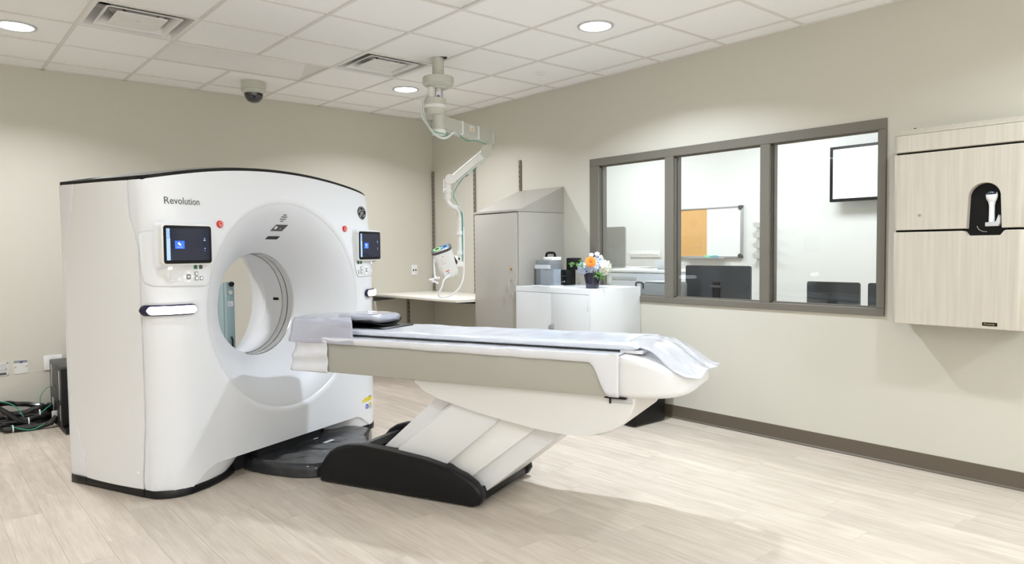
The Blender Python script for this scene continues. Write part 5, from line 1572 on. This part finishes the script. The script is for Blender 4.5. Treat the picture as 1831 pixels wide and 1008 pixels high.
slab(cz[0], cz[1] - .006, cut_low, 'door')
mid = slab(cz[1] + .006, cz[2] - .006, cut_mid, 'door')
slab(cz[2] + .006, 2.052, None, 'top_panel')
tp = MB(); 
tp.loft([[(x_, y_, 2.053) for x_, y_ in FPY], [(x_ if x_ > -.01 else -.003 + (x_ + .003) * .70, nyy, 2.092) for (x_, y_), nyy in zip(FPY, [min(cy1 - (.03 if y_ > -5.59 and x_ < -.01 else 0), max(cy0 + (.03 if y_ < -5.59 and x_ < -.01 else 0), y_)) for x_, y_ in FPY])]])
obj('sloping_cap', tp, VENEER, wcb, ang=20)
obj('niche_back', MB().box(-.156, ny0 - .02, 1.44, -.1505, ny1 + .02, 1.76), BLACK, wcb)
obj('key_lock', MB().lathe([(.001, -.008), (.008, -.007), (.009, 0), (.001, 0)], 16, (-.2, -5.404, 1.573), 'x'), STEEL, mid)
nb = MB(); nb.box(-.2022, -5.808, .943, -.2002, -5.735, .963, .001)
plate_ = obj('name_plate', nb, BLACK, wcb)
obj('lettering', text_bm('Proximity', .0135, basis((-.2026, -5.742, .949), (0, -1, 0), (0, 0, 1)), .0002, .3), GOLD, plate_, smooth=False)
obj('cable_nub', MB().box(-.10, -5.335, 2.088, -.085, -5.325, 2.104, .002), BLACK, wcb)
# barcode scanner in the niche
bs = thing('barcode_scanner', 'pale grey handheld barcode scanner in the arched niche of the wall cabinet', 'barcode scanner', (-.178, -5.765, 1.51))
yb = -5.765
def oval(x_, z_, rx_, ry_, n=18): return [(x_ + rx_ * math.cos(2 * PI * k / n), yb + ry_ * math.sin(2 * PI * k / n), z_) for k in range(n)]
obj('grip', MB().loft([oval(-.178, 1.518, .014, .015), oval(-.178, 1.56, .013, .014), oval(-.178, 1.61, .013, .014), oval(-.180, 1.635, .016, .019)]), WPAPER, bs, ang=60)
obj('scan_head', MB().loft([oval(-.180, 1.634, .017, .020), oval(-.183, 1.650, .022, .027), oval(-.185, 1.668, .022, .029), oval(-.184, 1.684, .018, .025)]), WHITE, bs, ang=60)
obj('scan_window', MB().loft([oval(-.187, 1.672, .021, .026), oval(-.188, 1.684, .019, .024), oval(-.187, 1.691, .012, .018)]), NAVY, bs, ang=60)
obj('scan_light', MB().box(-.2095, -5.770, 1.682, -.207, -5.762, 1.685), GREENC, bs)
obj('cradle', MB().prism([(-5.738, 1.497), (-5.800, 1.497), (-5.810, 1.515), (-5.808, 1.545), (-5.800, 1.56), (-5.797, 1.545), (-5.790, 1.520), (-5.745, 1.517), (-5.738, 1.52)], -.196, -.158, 'x', .002), LGREY, bs)
obj('status_light', MB().box(-.160, -5.806, 1.655, -.157, -5.801, 1.672), mat('green_led', (.1, .9, .4), .3, emis=(.1, .9, .4), estr=1.5), wcb)
obj('coiled_lead', MB().tube([(-.165, -5.69, 1.50), (-.168, -5.70, 1.482), (-.168, -5.72, 1.47), (-.165, -5.74, 1.468)], .0015, 6, smooth=4), LGREY, wcb)

# ------------------------------------------------------------------ control room beyond the window
desk = thing('control_desk', 'long desk below the window in the control room', 'desk', (.55, -3.75, 0))
obj('desk_top', MB().box(.16, -5.9, .72, 1.0, -1.7, .75, .003), COUNTER, desk)
for yy in (-5.8, -4.6, -3.3, -1.8):
    obj('leg', MB().box(.2, yy - .02, .0, .94, yy + .02, .719, .003), LGREY, desk)
def monitor(y0_, y1_, zt_, x_, label, inner):
    t = thing('desk_monitor', label, 'monitor', (x_, (y0_ + y1_) / 2, .7505))
    yc = (y0_ + y1_) / 2; zb2 = zt_ - (y1_ - y0_) * .60
    obj('back_shell', MB().prism(rrect(y0_, zb2, y1_, zt_, .012), x_, x_ + .022, 'x', .005), MONB, t)
    obj('screen', MB().box(x_ + .0225, y0_ + .012, zb2 + .012, x_ + .024, y1_ - .012, zt_ - .012), SCREEN, t)
    obj('stand', MB().box(x_ - .012, yc - .035, .7625, x_ + .0, yc + .035, zt_ - .14, .004), BLACK, t)
    obj('stand_foot', MB().box(x_ - .07, yc - .12, .7508, x_ + .14, yc + .12, .762, .004), BLACK, t)
    obj('vent_strip', MB().prism(rrect(yc - .05, zt_ - .185, yc + .05, zt_ - .165, .005), x_ - .0145, x_ - .0122, 'x'), DGREY, t)
monitor(-3.897, -3.265, 1.244, .45, 'wide black monitor seen from behind in the middle window pane', 1)
monitor(-4.771, -4.377, 1.133, .45, 'low black monitor seen from behind in the right window pane', 0)
monitor(-5.25, -4.83, 1.133, .45, 'black monitor half hidden by the right window frame', 0)
prn = thing('office_printer', 'large white office printer behind the left window pane', 'printer', (.62, -2.7, .75))
obj('printer_body', MB().box(.40, -3.08, .751, .92, -2.22, 1.172, .012), PRN, prn)
obj('printer_top', MB().box(.39, -3.09, 1.1725, .93, -2.21, 1.196, .006), WHITE, prn)
obj('paper_slot', MB().box(.396, -2.75, 1.10, .3995, -2.45, 1.13, .001), LGREY, prn)
obj('control_panel', MB().box(.394, -2.45, 1.06, .3995, -2.36, 1.12, .002), WHITE, prn)
ij = thing('label_printer', 'dark grey small printer on the desk in front of the white printer', 'printer', (.27, -3.1, .75))
obj('printer_body', MB().box(.18, -3.35, .751, .36, -2.925, 1.098, .010), MGREY, ij)
obj('printer_handle', MB().tube([(.178, -2.935, 1.04), (.172, -2.935, 1.092), (.172, -3.01, 1.092), (.178, -3.01, 1.04)], .005, 8, smooth=3), BLACK, ij)
obj('side_grille', MB().box(.174, -2.99, 1.03, .179, -2.945, 1.085, .001), LGREY, ij)
obj('printer_lid', MB().box(.175, -3.34, 1.0985, .36, -3.03, 1.108, .003), LGREY, ij)
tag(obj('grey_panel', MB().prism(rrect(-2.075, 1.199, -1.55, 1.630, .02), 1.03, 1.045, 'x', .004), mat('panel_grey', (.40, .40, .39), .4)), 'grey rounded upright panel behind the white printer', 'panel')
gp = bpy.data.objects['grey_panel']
sd_ = thing('side_table', 'low white cupboard behind the printer in the control room', 'cupboard', (1.22, -1.8, 0))
obj('cupboard_body', MB().box(1.02, -2.15, .004, 1.42, -1.5, 1.188, .004), WCAB, sd_)
obj('cupboard_top', MB().box(1.01, -2.16, 1.189, 1.43, -1.49, 1.198, .003), WCAB, sd_)
tag(obj('paper_tray', MB().loft([[(x_, y_, z_) for x_, y_ in rrect(.60 - g, -3.00 - g, .70 + g, -2.82 + g, .01)] for g, z_ in ((-.008, 1.197), (-.004, 1.202), (.012, 1.280), (.010, 1.280), (-.008, 1.205))]), PRN), 'small pale tray standing on top of the white printer', 'tray')
hk = thing('hook_rack', 'white wall rack with long pegs left of the whiteboard', 'hook rack', (2.5, -1.15, 1.28))
obj('rack_board', MB().box(2.485, -1.40, 1.285, 2.499, -.90, 1.365, .003), WHITE, hk)
for k in range(7):
    yy = -.93 - k * .072
    obj('peg', MB().tube([(2.486, yy, 1.315), (2.30, yy + .01, 1.335)], .006, 8), WHITE, hk)
wb = thing('whiteboard', 'framed board, half cork and half white, on the control room wall', 'whiteboard', (2.5, -2.03, 1.27))
by0_, by1_, bz0, bz1 = -2.562, -1.50, 1.281, 1.879
obj('cork_half', MB().box(2.475, -2.092, bz0 + .02, 2.485, by1_ - .02, bz1 - .02), CORK, wb)
obj('white_half', MB().box(2.474, by0_ + .02, bz0 + .02, 2.485, -2.092, bz1 - .02), WBOARD, wb)
for (a, b_, c_, d_) in ((by0_, bz0, by1_, bz0 + .022), (by0_, bz1 - .022, by1_, bz1), (by0_, bz0, by0_ + .022, bz1), (by1_ - .022, bz0, by1_, bz1)):
    obj('board_frame', MB().box(2.465, a, b_, 2.499, c_, d_, .004), ALU, wb)
for (yy, zz) in ((by0_, bz0), (by0_, bz1), (by1_, bz0), (by1_, bz1)):
    obj('corner_cap', MB().lathe([(.001, -.022), (.026, -.022), (.026, .0), (.001, .0)], 16, (2.482, yy + (.024 if yy == by0_ else -.024), zz + (.024 if zz == bz0 else -.024)), 'x'), DGREY, wb)
obj('pen_tray', MB().box(2.43, -2.35, bz0 - .008, 2.465, -1.8, bz0 + .004, .002), ALU, wb)
for (yy, m, lab) in ((-2.12, mat('mint', (.3, .8, .5), .5), 'small mint green eraser on the whiteboard tray'), (-2.22, mat('blue_green', (.2, .5, .6), .5), 'small teal marker on the whiteboard tray')):
    tag(obj('board_eraser' if yy > -2.2 else 'board_marker', MB().box(2.435, yy - .035, bz0 + .0045, 2.46, yy + .035, bz0 + .03, .003), m), lab, 'whiteboard supply')
fo = thing('file_holder', 'white four-tier wall file holder between the whiteboard and television', 'file holder', (2.5, -2.86, 1.258))
obj('back_plate', MB().box(2.492, -2.98, 1.258, 2.499, -2.735, 1.723, .002), WHITE, fo)
for k in range(4):
    z_ = 1.27 + k * .115
    obj('tier', MB().prism([(2.491, z_), (2.42, z_ + .01), (2.40, z_ + .06), (2.405, z_ + .06), (2.425, z_ + .016), (2.491, z_ + .006)], -2.98, -2.735, 'y', .001), WHITE, fo)
tv = thing('wall_television', 'wall television with a bright white page in the right window pane', 'television', (2.4, -4.1, 1.84))
obj('tv_case', MB().box(2.352, -4.60, 1.846, 2.40, -3.622, 2.394, .004), BLACK, tv)
obj('screen', MB().box(2.349, -4.57, 1.876, 2.3515, -3.657, 2.365), SWHITE, tv)
obj('screen_header', MB().box(2.3482, -4.57, 2.315, 2.3488, -3.657, 2.345), SCYAN, tv)
for q in range(6):
    yy = -3.68 - q * .085
    obj('screen_text', MB().box(2.3482, yy - .03 - .01 * (q % 2), 2.288, 2.3488, yy, 2.296), SLIGHT, tv)
obj('wall_mount', MB().box(2.401, -4.2, 2.0, 2.499, -4.0, 2.25), BLACK, tv)
